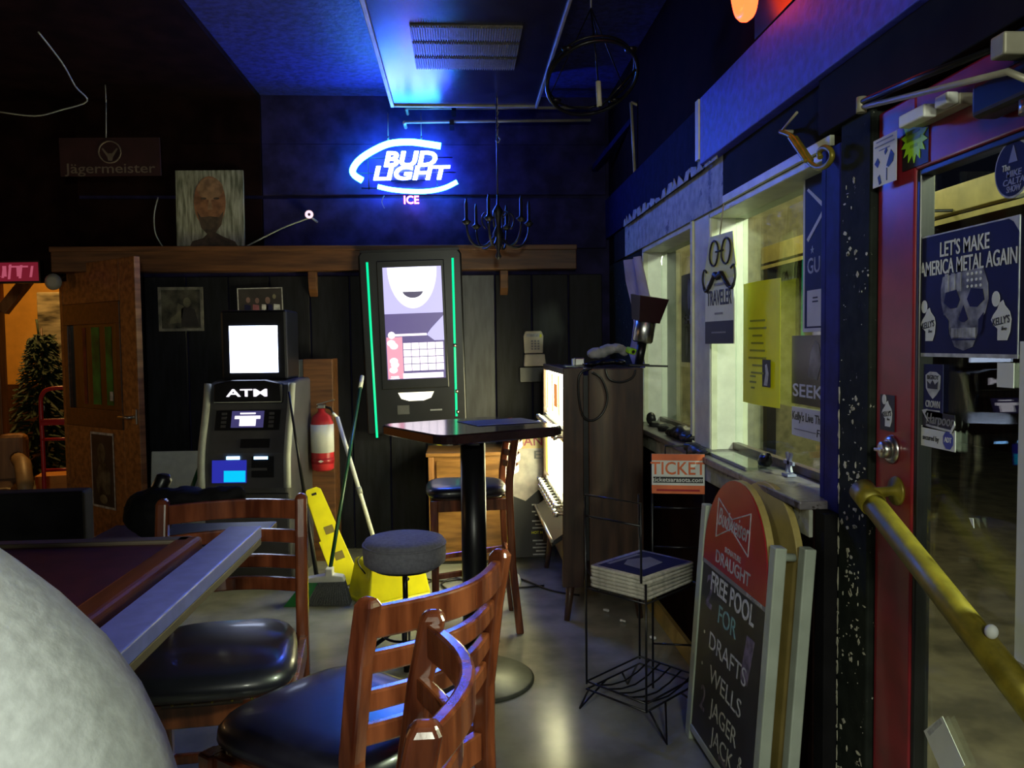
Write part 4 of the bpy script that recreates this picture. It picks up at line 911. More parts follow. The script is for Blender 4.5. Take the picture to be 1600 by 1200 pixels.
# ticket sign on wire stand
TO = Vector((.862, 3.14, .885))
o = plate('ticket_rack', TO, Vector((.94, 2.95, 0))-Vector((.722, 3.0, 0)), V, 'orange and white TICKET sign on a black wire newspaper rack below the sill', 'rack')
hx, hy = .104, .080
MB().prism(rectp(-hx, -hy, hx, hy), -.006, 0).build('sign_board', 'paper', o)
poly('orange_band', rectp(-hx, hy-.026, hx, hy), 'orange', o, .0005); poly('orange_band', rectp(-hx, -hy, hx, -hy+.034), 'orange', o, .0005)
text('TICKET', 0, .020, .072, 'orange', o, .0012, .012, 0, .218)
poly('black_strip', rectp(-hx+.006, -.036, hx-.006, -.012), 'ink', o, .0005)
text('ticketsarasota.com', .0, -.024, .024, 'paper', o, .0016, .012, 0, .20); lines(o, 0, -.066, 1, .01, .2, .008, 'redprint', .0016)
MB().tube([(-.05, hy, -.004), (-.05, hy+.032, -.004), (.035, hy+.032, -.004), (.035, hy, -.004)], .004, 6).build('wire_handle', 'blackplastic', o)
zb = -TO.z
for sx in (-1, 1):
    MB().tube([(sx*hx*.98, hy, -.008), (sx*hx*.98, zb, -.008)], .005, 6).build('wire_leg', 'blackplastic', o)
for zz in (-.14, -.30, -.7): MB().tube([(-hx, zz, -.008), (hx, zz, -.008)], .004, 6).build('cross_wire', 'blackplastic', o)
# stickers on the door and its post
o, hx, hy = wposter('band_flyer', 1.030, 1.950, 1.843, 1.787, 1.903, 'white flyer with black brush figures taped by the top corner of the red door', 'flyer')
for q in ([(-.045, .0), (-.03, .012), (-.02, .0), (-.03, -.012)], [(.01, -.015), (.03, .02), (.045, .005), (.04, -.01), (.02, -.02)], [(-.03, -.035), (-.02, -.03), (-.012, -.052), (-.022, -.055)], [(.01, -.02), (.014, -.02), (.014, -.05), (.01, -.05)], [(.0, .02), (.01, .03), (.015, .02), (.005, .012)]): poly('brush_mark', q, 'ink', o, .0012)
lines(o, 0, .050, 3, .011, .09, .003, 'greyink', .0012)
o = plate('starburst_sticker', (XR-.003, 1.800, 1.872), U, V, 'lime green starburst price sticker on the red door top rail', 'sticker')
pts = [((.055 if k % 2 else .036)*math.cos(k*math.pi/14), (.055 if k % 2 else .036)*math.sin(k*math.pi/14)) for k in range(28)]
poly('star', pts, 'lime', o, 0, .0012); poly('backing', rectp(-.05, -.065, .055, .05), 'ink', o, -.0015, .001)
M['limeink'] = mat('dark_lime_ink', (.20, .42, .01), .5)
lines(o, 0, .016, 3, .016, .055, .007, M['limeink'], .0014)
STAT = [(-.012, -.05), (.022, -.05), (.032, -.03), (.036, .0), (.030, .018), (.012, .034), (.006, .046), (-.006, .040), (-.014, .025), (-.028, .012), (-.036, .0), (-.028, -.012), (-.012, -.022)]
def kelly(o, cx, cy, s, z=.002, back=False):
    if back: poly('sticker_ground', rectp(cx-.05*s, cy-.066*s, cx+.05*s, cy+.068*s), 'ink', o, z-.0012)
    poly('statue_figure', [(cx+x_*s, cy+y_*s) for x_, y_ in STAT], 'paper', o, z)
    poly('statue_head', ell(cx-.02*s, cy+.05*s, .0145*s, .019*s, 14), 'paper', o, z)
    text("KELLY'S", cx, cy-.004*s, .026*s, 'ink', o, z+.0012, .008, .15, .062*s, R(8)); text('live', cx+.012*s, cy-.022*s, .014*s, 'ink', o, z+.0012, 0, .2)
o = plate('club_sticker', (XR-.002, 1.905, 1.231), U, V, 'small black sticker with white statue figure above the deadbolt', 'sticker')
kelly(o, 0, 0, .66, .0012, True)
# glass stickers and the skull poster
XP = XR+.012
o, hx, hy = wposter('skull_poster', XP, 1.796, 1.462, 1.38, 1.645, 'navy poster with flag-painted skull and metal slogan on the red door glass', m='navyink')
for q in ((-hx, hy-.003, hx, hy), (-hx, -hy-.008, hx, -hy), (hx-.003, -hy, hx, hy)): poly('white_border', rectp(*q), 'dimwhite', o, .0012)
text("LET'S MAKE", -.005, .094, .046, 'paper', o, .002, .008, 0, .165); text('AMERICA METAL AGAIN', .0, .056, .046, 'paper', o, .002, .008, 0, .322)
M['bone'] = mat('grey_bone_print', (.20, .21, .23), .5, var=.6, scale=22, col2=(.33, .34, .36)); M['bone2'] = mat('pale_bone_print', (.36, .37, .39), .5, var=.4, scale=30)
sk_ = [(-.075, .035), (.06, .045), (.076, .01), (.078, -.022), (.068, -.05), (.052, -.062), (.046, -.09), (.030, -.118), (.0, -.126), (-.03, -.118), (-.048, -.09), (-.054, -.062), (-.07, -.048), (-.080, -.02), (-.082, .01)]
poly('skull', sk_, M['bone'], o, .0014)
for i in range(3): poly('flag_stripe', rectp(-.066+.022*i, -.0, -.054+.022*i, .04), M['bone2'], o, .0024)
for i in range(12): poly('flag_star', ell(.012+.014*(i % 4), .034-.013*(i//4), .0035, .0035, 6), 'paper', o, .0024)
for sx in (-1, 1): poly('eye_socket', [(sx*.012, -.018), (sx*.025, .004), (sx*.062, .0), (sx*.068, -.022), (sx*.045, -.036), (sx*.022, -.034)], 'navyink', o, .0026)
poly('nose_hole', [(-.016, -.06), (0, -.03), (.016, -.06), (.004, -.066), (-.004, -.066)], 'navyink', o, .0026)
for i in range(7): poly('tooth', rectp(-.040+.0117*i, -.098, -.0305+.0117*i, -.078), M['bone2'], o, .0026)
poly('jaw_gap', [(-.045, -.101), (.045, -.101), (.043, -.104), (-.043, -.104)], 'navyink', o, .0026)
for sx in (-1, 1): poly('cheek_hollow', [(sx*.05, -.062), (sx*.066, -.048), (sx*.060, -.085), (sx*.05, -.095)], 'navyink', o, .0026)
kelly(o, -.128, -.066, .78); kelly(o, .118, -.064, .82)
poly('torn_corner', [(.13, hy), (hx, hy), (hx, .10), (.15, .122)], 'dimwhite', o, .0022)
o = plate('crown_sticker', (XP, 1.737, 1.295), U, V, 'navy sticker with white crown shield under the skull poster', 'sticker')
poly('ground', rectp(-.037, -.06, .037, .06), 'navyink', o, 0, .001)
poly('shield', [(-.028, .035), (-.012, .043), (.012, .043), (.028, .035), (.026, .005), (.014, -.008), (0, -.018), (-.014, -.008), (-.026, .005)], 'dimwhite', o, .0012)
text('BIGBOY', 0, .030, .014, 'ink', o, .0022, .01, 0, .044)
poly('crown', [(-.018, .005), (.018, .005), (.021, .022), (.009, .014), (0, .024), (-.009, .014), (-.021, .022)], 'ink', o, .0022)
text('CROWN', 0, -.031, .022, 'dimwhite', o, .0015, .012, 0, .054); poly('line', rectp(-.027, -.046, .027, -.043), 'dimwhite', o, .0012)
o = plate('brewery_sticker', (XP, 1.716, 1.229), U, V, 'black sticker with outlined script lettering above the alarm label', 'sticker')
poly('ground', [(-.06, -.02), (.055, -.022), (.062, -.01), (.06, .017), (-.062, .02)], 'ink', o, 0, .001)
text('Harpoon', .006, .002, .034, 'greyink', o, .0015, .006, .2, .105); poly('arrow', [(-.062, .020), (-.04, .024), (-.05, .012), (-.035, -.005), (-.048, .004)], 'dimwhite', o, .0015)
poly('banner', [(-.045, -.016), (.05, -.021), (.05, -.016), (-.045, -.011)], 'dimwhite', o, .0014); poly('curled_corner', [(.045, -.022), (.062, .005), (.064, -.004), (.05, -.024)], 'paper', o, .002)
o = plate('alarm_sticker', (XP, 1.717, 1.190), U, V, 'white alarm company label with blue octagon on the red door glass', 'sticker')
poly('ground', rectp(-.064, -.023, .064, .023), 'paper', o, 0, .001)
text('secured by', -.026, -.003, .017, 'ink', o, .0015, .004, 0, .062)
M['adtblue'] = mat('blue_print', (.06, .08, .42), .5)
poly('octagon', [(.04+.019*math.cos(R(22.5+45*k)), .021*math.sin(R(22.5+45*k))) for k in range(8)], M['adtblue'], o, .0014); text('ADT', .04, 0, .016, 'paper', o, .0025, .01, 0, .026)
o = plate('radio_sticker', (XP, 1.487, 1.736), U, V, 'blue oval radio show sticker at the top of the red door glass', 'sticker')
poly('rim', ell(0, 0, .052, .056, 32), 'dimwhite', o, 0, .001); poly('ground', ell(0, 0, .048, .052, 32), M['navyink'] if False else 'navyink', o, .0012)
M['lav'] = mat('lavender_print', (.19, .20, .36), .5)
poly('tower', [(-.01, .012), (.014, .012), (.008, .03), (.003, .044), (-.003, .03)], M['lav'], o, .0022)
for i, (s_, z_, k_) in enumerate((('The', .004, .022), ('MIKE', -.010, .042), ('CALTA', -.025, .06), ('SHOW', -.039, .04))): text(s_, -.018 if i == 0 else .004, z_, .017, M['lav'] if i else 'dimwhite', o, .0024, .012, .1, k_)
o, hx, hy = wposter('white_scrap', XP, 1.522, 1.474, 1.315, 1.363, 'torn white paper scrap on the red door glass', 'paper'); 
o, hx, hy = wposter('tall_white_flyer', XP, 1.458, 1.30, .79, 1.405, 'tall white flyer with black round print at the edge of the door glass', 'flyer')
poly('black_disc', ell(.03, -.22, .05, .06, 20), 'ink', o, .0012)
o = plate('tilted_card', (XP, 1.585, .565), U, V, 'blank white card stuck crooked low on the red door glass', 'card')
poly('sheet', [(1.585-q.y, q.z-.565) for q in (atx(*p, XP) for p in ((1444, 1142), (1478, 1222), (1508, 1196), (1473, 1119)))], 'paper', o, 0, .001)
poly('tape', [(1.585-q.y, q.z-.565) for q in (atx(*p, XP) for p in ((1450, 1143), (1454, 1150), (1474, 1130), (1470, 1122)))], 'dimwhite', o, .0012)
o = plate('white_fleck', (XP, 1.595, 1.027), U, V, 'tiny white fleck on the dark door glass', 'paper'); poly('scrap', [(-.008, .008), (.006, .01), (.009, -.01), (.002, -.004)], 'paper', o, 0, .001)  # small white fleck on the glass
# ================================================================== CHALKBOARD SIGN
co = empty('chalkboard_sign', (0, 0, 0), label='beer chalkboard folding sign with red arched top leaning near the window wall', cat='chalkboard')
frame(co, (.800, 2.455, 0), Vector((.02, -1, 0)), Vector((.075, 0, 1)))
# local x along the board (towards the camera side), y up, z into the room
W = .302
def panel(z, front):
    arch = [(-.275, 0.04), (.275, .04), (.275, .70)]+[(.275*math.cos(R(a)), .70+.275*math.sin(R(a))) for a in range(8, 180, 8)]+[(-.275, .70)]
    MB().prism(arch, z-.022, z).build('panel' if front else 'rear_panel', 'tan', co, .003)
    for sx in (-1, 1):
        MB().bb((sx*W-.03, 0, z-.028), (sx*W+.012, .84, z+.006) if sx > 0 else (sx*W+.018, .84, z+.006)).build('upright', 'signplastic', co, .004)
panel(0, True); panel(-.085, False)
poly('chalk_face', rectp(-.279, .06, .279, .66), 'slate', co, .0005)
poly('red_arch', [(-.272, .66), (.272, .66), (.272, .70)]+[(.272*math.cos(R(a)), .70+.272*math.sin(R(a))) for a in range(8, 180, 8)]+[(-.272, .70)], 'redprint', co, .0012, .004)
poly('grey_strip', rectp(-.279, .645, .279, .662), 'greyink', co, .0015, .003)
bow = [(-.165, .90), (-.03, .855), (.125, .905), (.125, .775), (-.03, .825), (-.165, .77)]
for i in range(6):
    a, b_ = bow[i], bow[(i+1) % 6]; MB().bar((a[0]*.98, a[1]-.01, .006), (b_[0]*.98, b_[1]-.01, .006), .004, .002).build('bow_tie_outline', 'dimwhite', co)
text('Budweiser', -.02, .83, .085, 'dimwhite', co, .0062, .006, .25, .27); text('SIGNATURE', 0, .738, .026, 'dimwhite', co, .0062, .004, 0, .14); text('DRAUGHT', 0, .697, .058, 'dimwhite', co, .0062, .012, 0, .30)
text('BUDWEISER', .19, .653, .014, 'dimwhite', co, .0052, 0, 0, .12)
text('FREE POOL', .0, .60, .088, 'chalk', co, .002, .014, .05, .38); text('FOR', -.02, .515, .085, 'chalkteal', co, .002, .002, .05, .16)
text('2', -.20, .555, .16, 'chalkpurple', co, .0016, .01, .1, .07); text('1', .15, .455, .20, 'chalkpurple', co, .0018, .02, .1, .09)
for i, (s_, y_, w_) in enumerate((('DRAFTS', .405, .33), ('WELLS', .300, .28), ('JAGER', .20, .24), ('JACK', .115, .20))): text(s_, .0+.005*i, y_, .082, 'chalk', co, .002, -.004, .05, w_)
text('&', .17, .145, .07, 'chalk', co, .002, -.004, 0, .035); text('2', -.19, .19, .12, 'chalkpurple', co, .0016, .006, .1, .05)
for y_ in (.415, .305): poly('chalk_dot', ell(-.215, y_, .006, .006, 8), 'chalk', co, .0018)
lines(co, .08, .083, 1, .02, .2, .014, 'chalkpurple', .0016)
MB().bb((-.28, .035, -.02), (.28, .06, .006)).build('bottom_rail', 'signplastic', co, .003)
MB().tube([(.25, .80, -.015), (.25, .80, -.08)], .012, 8).build('hinge_spacer', 'signplastic', co); MB().tube([(-.25, .80, -.015), (-.25, .80, -.08)], .012, 8).build('hinge_spacer', 'signplastic', co)

# ================================================================== NEWSPAPER RACK
RK = empty('newspaper_rack', (.675, 2.965, 0), R(41), 'thin black wire newspaper rack with curved lower shelf', 'rack')
hx, hy = .168, .138
wire = lambda name, pts, r=.0042: MB().tube(pts, r, 6).build(name, 'blackplastic', RK)
for sx in (-1, 1):
    wire('upright', [(sx*hx, hy, .84 if sx < 0 else .80), (sx*hx, hy, .12)]); wire('front_upright', [(sx*hx, -hy, .56), (sx*hx, -hy, .10)])
wire('top_loop', [(-hx, hy, .72), (-hx, hy, .845), (-hx, -hy+.02, .845), (-hx, -hy+.02, .56)]); wire('top_cross', [(-hx, hy, .765), (-hx, -hy+.02, .765)])
for z in (.49, .13): wire('shelf_loop', [(-hx, -hy, z), (hx, -hy, z), (hx, hy, z), (-hx, hy, z), (-hx, -hy, z)])
wire('base_loop', [(-hx, -hy-.0, .10), (hx, -hy, .10), (hx, hy, .10), (-hx, hy, .10), (-hx, -hy, .10)])
for k in range(5):
    y_ = -hy+.25*(k+.5)/5; wire('shelf_wire', [(-hx, y_, .13), (-hx*.5, y_, .105), (0, y_, .095), (hx*.5, y_, .105), (hx, y_, .13)], .0035)
    wire('upper_shelf_wire', [(-hx, y_, .49), (hx, y_, .49)], .0035)
for sx in (-1, 1):
    wire('foot', [(sx*hx*.9, -hy, .10), (sx*(hx*.9), -hy-.075, .004), (sx*hx*.3, -hy-.0, .10)]); wire('foot', [(sx*hx*.9, hy, .10), (sx*(hx*.9), hy+.05, .004), (sx*hx*.3, hy, .10)])
nsz = None
for i in range(6):
    o = empty('newspaper', (.675, 2.965, .497+i*.0135), R(41+random.uniform(-2, 2)), ['lowest newspaper of the stack, edge frayed', 'newspaper second from the bottom of the rack stack', 'newspaper third from the bottom of the rack stack', 'newspaper third from the top of the rack stack', 'newspaper just under the top one', 'topmost newspaper with dark blue front page'][i], 'newspaper', 'newspapers stacked on the wire rack')
    vs = []; fs = []; n = 14
    bd = rr(.158, .128, .012, 0, 2); N = len(bd)
    ra = [(x_+random.uniform(-.004, .004), y_+random.uniform(-.004, .004), .0+(.0 if abs(x_) < .1 else -.001*(i < 4)*random.random())) for x_, y_, _ in bd]
    b = MB(); b.rings([ra, [(x_*1.0, y_*1.0, z_+.011) for x_, y_, z_ in ra]]); b.build('folded_pages', 'newsprint', o)
    if i == 5:
        poly('front_page', rectp(-.135, -.11, .14, .105), 'navyink', o, .0112); poly('page_picture', [(-.07, -.06), (.06, -.05), (.09, .03), (.0, .07), (-.06, .04)], 'greyink', o, .0122); lines(o, 0, .088, 1, .02, .22, .018, 'greyink', .0122)
# ================================================================== HIGH TABLE
tb = empty('pub_table', (.035, 3.42, 0), label='high dark pedestal table with rounded square top and round base plate', cat='table')
b = MB(); b.rings([rr(.29, .285, .07, 1.028), rr(.30, .295, .07, 1.034), rr(.30, .295, .07, 1.064), rr(.294, .289, .07, 1.07)], smooth=False)
X = Matrix.Rotation(R(30), 4, 'Z'); b.v = [X @ v for v in b.v]; b.build('table_top', 'tabletop', tb)
cx, cy = .008, -.10
MB().lathe([(.052, .02), (.052, 1.02)], (cx, cy, 0), 24).build('column', 'blackplastic', tb)
M['baseplate'] = mat('green_grey_base_plate', (.10, .11, .08), .42, .2, var=.25, scale=10)
MB().lathe([(.244, 0), (.246, .008), (.235, .016), (.07, .024), (.055, .03)], (cx, cy, 0), 48).build('base_plate', M['baseplate'], tb)
MB().lathe([(.075, .02), (.07, .03), (.053, .04)], (cx, cy, 0), 24).build('column_collar', 'blackplastic', tb)
MB().box((cx, cy, 1.022), (.36, .05, .012)).build('top_bracket', 'blackplastic', tb); MB().box((cx, cy, 1.0225), (.05, .36, .012)).build('top_bracket', 'blackplastic', tb)
fl = empty('table_flyer', (.17, 3.52, 1.071), R(22), 'dark blue flyer lying flat on the high table', 'flyer')
poly('sheet', rectp(-.16, -.12, .16, .12), 'navyink', fl, 0, .001); poly('printed_edge', rectp(-.16, -.12, .16, -.105), M['lav'], fl, .0012)
# ================================================================== CHAIRS
def sup(hx, hy, n_, z, tap, N=36, e=4.0, cy=0):
    out = []
    for k in range(N):
        a = 2*math.pi*k/N; c_, s_ = math.cos(a), math.sin(a)
        x_ = hx*math.copysign(abs(c_)**(2/e), c_); y_ = hy*math.copysign(abs(s_)**(2/e), s_)
        out.append((x_*(1+tap*y_/hy), y_+cy, z))
    return out
def make_chair(label):
    r = empty('bar_chair', (0, 0, 0), 0, label, 'chair', 'cherry wood bar chairs with black vinyl seats')
    PW = .172
    for sx in (-1, 1):
        b = MB(); x_ = sx*PW
        path = [(-.235, 0), (-.20, .35), (-.19, .66), (-.192, .76), (-.215, .92), (-.235, 1.015)]
        rg = []
        for i, (y_, z_) in enumerate(path): rg.append([(x_+dx, y_+dy, z_) for dx, dy in ((-.0155, -.019), (.0155, -.019), (.0155, .019), (-.0155, .019))])
        rg.append([(x_+dx, -.236+dy, 1.028) for dx, dy in ((-.009, -.012), (.009, -.012), (.009, .012), (-.009, .012))])
        b.rings(rg, smooth=False); b.build('back_post', 'chairwood', r, .008, 3)
        b = MB(); b.rings([[(sx*.178+dx, .172+dy, z_) for dx, dy in ((-.018*s_, -.018*s_), (.018*s_, -.018*s_), (.018*s_, .018*s_), (-.018*s_, .018*s_))] for z_, s_ in ((0, .85), (.4, 1), (.67, 1.05))], smooth=False); b.build('leg', 'chairwood', r, .005)
        MB().bar((sx*.178, .165, .30), (sx*.174, -.20, .34), .016, .028).build('side_stretcher', 'chairwood', r, .004)
        MB().bar((sx*.178, .170, .642), (sx*.174, -.19, .642), .02, .055).build('side_apron', 'chairwood', r, .003)
    MB().bar((-.178, .176, .642), (.178, .176, .642), .02, .055).build('front_apron', 'chairwood', r, .003)
    MB().bar((-.172, -.188, .642), (.172, -.188, .642), .02, .055).build('rear_apron', 'chairwood', r, .003)
    MB().bar((-.178, .172, .24), (.178, .172, .24), .02, .032).build('foot_rail', 'chairwood', r, .004)
    MB().bar((-.17, -.20, .36), (.17, -.20, .36), .016, .026).build('rear_stretcher', 'chairwood', r, .004)
    for z_, yo, h in ((.985, -.232, .050), (.917, -.216, .034), (.852, -.204, .034), (.795, -.196, .034)):
        rg = []
        for k in range(15):
            t = k/14; x_ = -PW+.005+(2*PW-.01)*t; y_ = yo-.050*math.sin(math.pi*t)
            rg.append([(x_, y_-.010, z_-h/2), (x_, y_+.010, z_-h/2), (x_, y_+.010, z_+h/2), (x_, y_-.010, z_+h/2)])
        MB().rings(rg, smooth=False).build('slat', 'chairwood', r, .004)
    rg = [sup(.158*s_, .178*s_, 0, z_, .10, cy=.01) for z_, s_ in ((.670, .97), (.674, 1.06), (.688, 1.13), (.705, 1.12), (.719, 1.06), (.7265, .93), (.7295, .6), (.730, .25))]
    b = MB(); b.rings(rg); b.build('seat_cushion', 'vinyl', r)
    b = MB(); b.rings([sup(.168, .178, 0, z_, .10, cy=.01) for z_ in (.660, .674)]); b.build('seat_board', 'doordark', r)
    for i in range(6): MB().ball((-.1+.04*i, .186, .668), .004, 6, 4).build('upholstery_nail', 'brass', r)
    return r
ch1 = make_chair('bar chair tucked under the far end of the long table')
def set_chair(c_, Lp, Rp):
    """Lp, Rp: world positions (x, y) of the tops of its two back posts; the seat lies ahead of them"""
    Lp, Rp = Vector(Lp), Vector(Rp); mid = (Lp+Rp)/2; u = (Rp-Lp).normalized()   # u = chair's local +x
    a = math.atan2(u.y, u.x); f = Vector((-u.y, u.x)); o_ = mid+f*.235
    c_.location = (o_.x, o_.y, 0); c_.rotation_euler = (0, 0, a)
set_chair(ch1, (-.428, 2.12), (-.765, 2.085))
ch2 = copy_tree(ch1); ch2['label'] = 'bar chair nearest the round stool, ladder back turned to the red door'; set_chair(ch2, (-.152, 1.215), (.072, 1.492))
ch3 = copy_tree(ch1); ch3['label'] = 'closest bar chair, seen from its side with curved slats edge-on'; set_chair(ch3, (-.043, .800), (-.047, 1.155))
ch4 = copy_tree(ch1); ch4['label'] = 'bar chair behind the high pedestal table, in front of the oak cabinet'; set_chair(ch4, (.268, 3.84), (.252, 4.18))
# round stool
st = empty('round_stool', (-.268, 3.60, 0), R(5), 'low round stool with grey padded seat on a thin post', 'stool')
MB().lathe([(.165, .425), (.183, .44), (.187, .47), (.186, .52), (.176, .542), (.14, .552), (.05, .556)], n=40).build('padded_seat', 'greyfabric', st)
MB().lathe([(.19, .518), (.188, .526)], n=40).build('seat_piping', 'greyfabric', st)
MB().lathe([(.14, .41), (.15, .426)], n=24).build('seat_plate', 'darkmetal', st)
MB().lathe([(.012, .17), (.012, .41)], n=12).build('spindle', 'darkmetal', st); MB().lathe([(.020, .06), (.022, .20), (.03, .21), (.03, .23), (.014, .235)], n=14).build('post_sleeve', 'darkmetal', st)
for k in range(4):
    a = k*math.pi/2; u = Vector((math.cos(a), math.sin(a), 0))
    MB().tube([u*.015+Vector((0, 0, .15)), u*.10+Vector((0, 0, .09)), u*.165+Vector((0, 0, .045))], .010, 8).build('leg', 'darkmetal', st)
    MB().cyl(u*.165+Vector((0, 0, 0)), u*.165+Vector((0, 0, .055)), .016, n=12).build('foot', 'blackplastic', st)
MB().tube([(.10*math.cos(t*.2618), .10*math.sin(t*.2618), .105) for t in range(24)], .006, 6, closed=True).build('foot_ring', 'darkmetal', st)
for a in (.4, 2.5): MB().tube([(.12*math.cos(a-2), .12*math.sin(a-2), .42), (.12*math.cos(a-2), .12*math.sin(a-2), .38)], .004, 6).build('bolt', 'darkmetal', st)
# ================================================================== LONG TABLE
TZ = 1.0
lt = empty('long_table', (0, 0, 0), label='long dark red table with brown rail and blue-grey edge board', cat='table')
MB().bb((-1.70, 1.02, TZ-.05), (-.632, 1.78, TZ-.012)).build('table_top', 'felt', lt, .004)
MB().bb((-1.70, 1.76, TZ-.06), (-.60, 1.80, TZ-.004)).build('end_rail', 'tanedge', lt, .004)
MB().bb((-.632, 1.02, TZ-.06), (-.578, 1.80, TZ-.004)).build('side_rail', 'ledwood', lt, .010, 3)
MB().bb((-.578, 1.02, TZ-.06), (-.540, 1.80, TZ-.035)).build('groove', 'black', lt)
MB().bb((-.540, 1.02, TZ-.028), (-.466, 1.865, TZ)).build('edge_board', 'bluerail', lt, .003)
MB().bb((-.480, 1.02, TZ-.044), (-.467, 1.863, TZ-.028)).build('edge_band', 'tanedge', lt, .002)
for y_ in (1.10, 1.70):
    MB().bb((-1.62, y_-.035, 0), (-1.55, y_+.035, TZ-.06)).build('leg', 'ledwood', lt, .004)
MB().bb((-.99, 1.06, 0), (-.93, 1.12, TZ-.05)).build('leg', 'ledwood', lt, .004); MB().bb((-.99, 1.60, 0), (-.93, 1.66, TZ-.05)).build('leg', 'ledwood', lt, .004)
# dark things on the way to the doorway
db = empty('dark_bench', (-1.85, 3.35, 0), R(4), 'black upholstered booth bench near the doorway', 'bench')
MB().bb((-.75, -.10, 0), (.36, .38, .45)).build('bench_base', 'black', db, .01); MB().bb((-.76, -.12, .45), (.37, .40, .56)).build('seat_pad', 'vinyl', db, .03, 3)
MB().bb((-.76, -.20, 0), (.37, -.10, .865)).build('backrest', 'knee', db, .015, 3)
jk = blob('black_jacket', [(at(x_, y_, 2.2), r_) for x_, y_, r_ in ((240, 785, (.05, .06, .04)), (262, 782, (.05, .06, .035)), (290, 776, (.07, .06, .025)), (320, 776, (.06, .05, .025)), (350, 775, (.055, .05, .025)), (368, 771, (.03, .04, .022)), (225, 800, (.05, .06, .06)), (240, 812, (.05, .06, .06)))], 'knee', 'black jacket bundled behind the top rail of the chair by the long table', 'jacket')
grip_ = MB().tube([at(238, 792, 2.25), at(243, 775, 2.25), at(257, 746, 2.25), at(258, 741, 2.25)], [.016, .022, .022, .012], 12).build('black_grip', 'blackplastic', jk)
grip_['label'] = 'rounded black grip sticking up'
sp = empty('dark_stand', (-.95, 2.35, 0), 0, 'black stand carrying the jacket behind the chair by the long table', 'stand')
MB().bb((-.10, -.10, .86), (.38, .12, .88)).build('shelf', 'black', sp, .004); MB().bb((-.04, -.04, .02), (.04, .04, .86)).build('post', 'black', sp); MB().bb((-.2, -.15, 0), (.2, .15, .02)).build('foot', 'black', sp)

# ================================================================== DOORWAY TO THE NEXT ROOM
H0 = Vector((-2.745, 5.74, 0)); H1 = Vector((-1.985, 5.10, 0)); u = (H1-H0)
dl = frame(empty('wooden_door'), H0, u, (0, 0, 1)); dl.name = 'door_2'; DW = u.length
b = MB().bb((DW-.19, .01, -.02), (DW, 1.985, .02)).build('lock_stile', 'doorwood', dl, .004)
tag(dl, 'orange-brown wooden door with dark framed glass, standing open at the doorway', None, None, 'structure')
MB().bb((0, .01, -.02), (.05, 1.985, .02)).build('hinge_stile', 'doorwood', dl, .004)
MB().bb((.05, 1.72, -.02), (DW-.19, 1.985, .02)).build('top_rail', 'doorwood', dl, .004)
MB().bb((.05, .01, -.02), (DW-.19, .90, .02)).build('lower_panel', 'doorwood', dl, .004)
for q in (((.05, 1.58), (DW-.19, 1.72)), ((.05, .90), (DW-.19, 1.02)), ((.05, 1.02), (.11, 1.58)), ((DW-.24, 1.02), (DW-.19, 1.58))): MB().bb((*q[0], -.022), (*q[1], .026)).build('glass_frame', 'doordark', dl, .003)
M['smoke'] = mat('dark_streaked_glass', (.018, .012, .008), .08, var=.8, scale=3, stretch=(7, .7, 7), col2=(.05, .035, .022))
MB().bb((.11, 1.02, -.004), (DW-.24, 1.58, .004)).build('door_glass', M['smoke'], dl)
M['greenglow'] = mat('painted_green_reflection', (.015, .16, .03), .5, var=.5, scale=6); M['redstrip'] = mat('dull_red_strip', (.14, .02, .02), .5, var=.4)  # green streaks paint the jukebox's reflection onto the door glass
for x0_, x1_, m in ((.40, .50, 'greenglow'), (.58, .66, 'greenglow'), (.28, .32, 'redstrip')): MB().bb((x0_, 1.05, .0045), (x1_, 1.56, .0065)).build('glass_streak', M[m], dl)
poly('small_card', rectp(.62, 1.08, .66, 1.14), 'dimwhite', dl, .007)
MB().tube([(DW-.04, .99, .02), (DW-.04, .99, .07), (DW-.14, .99, .075)], .010, 8).build('lever_handle', 'chrome', dl); MB().bb((DW-.065, .945, .02), (DW-.015, 1.04, .032)).build('handle_plate', 'chrome', dl, .003)
dp = frame(empty('door_poster', label='narrow dark poster with white border and pale figure on the wooden door', cat='poster'), H0+u*.53+Vector((0, 0, .62)), u, (0, 0, 1))
nrm_ = Vector((u.y, -u.x, 0)).normalized(); dp.location += nrm_*.024
poly('sheet', rectp(-.15, -.25, .15, .25), 'dimwhite', dp, 0, .001); poly('print', rectp(-.137, -.235, .137, .235), M['sepiad'], dp, .0012)
poly('figure', [(-.10, -.05), (-.04, .04), (.04, .05), (.10, -.02), (.09, -.15), (-.06, -.18)], M['sepia'], dp, .0022); poly('figure_face', ell(-.01, .11, .05, .07, 14), M['sepia'], dp, .0022); poly('lower_figure', ell(0, -.19, .05, .03, 12), M['sepia2'], dp, .0024)
cs = tag(empty('door_closer_arm', (-2.66, 5.45, 1.86)), 'small pale light fitting at the top corner of the wooden door', 'lamp')
MB().lathe([(.02, -.03), (.05, -.02), (.055, 0), (.03, .02)], X=Matrix.Rotation(R(90), 4, 'X'), n=16).build('lamp_head', 'lightgrey', cs); MB().tube([(0, 0, 0), (0, .14, .05)], .012, 8).build('lamp_bracket', 'darkmetal', cs)
cs.name = 'door_lamp'
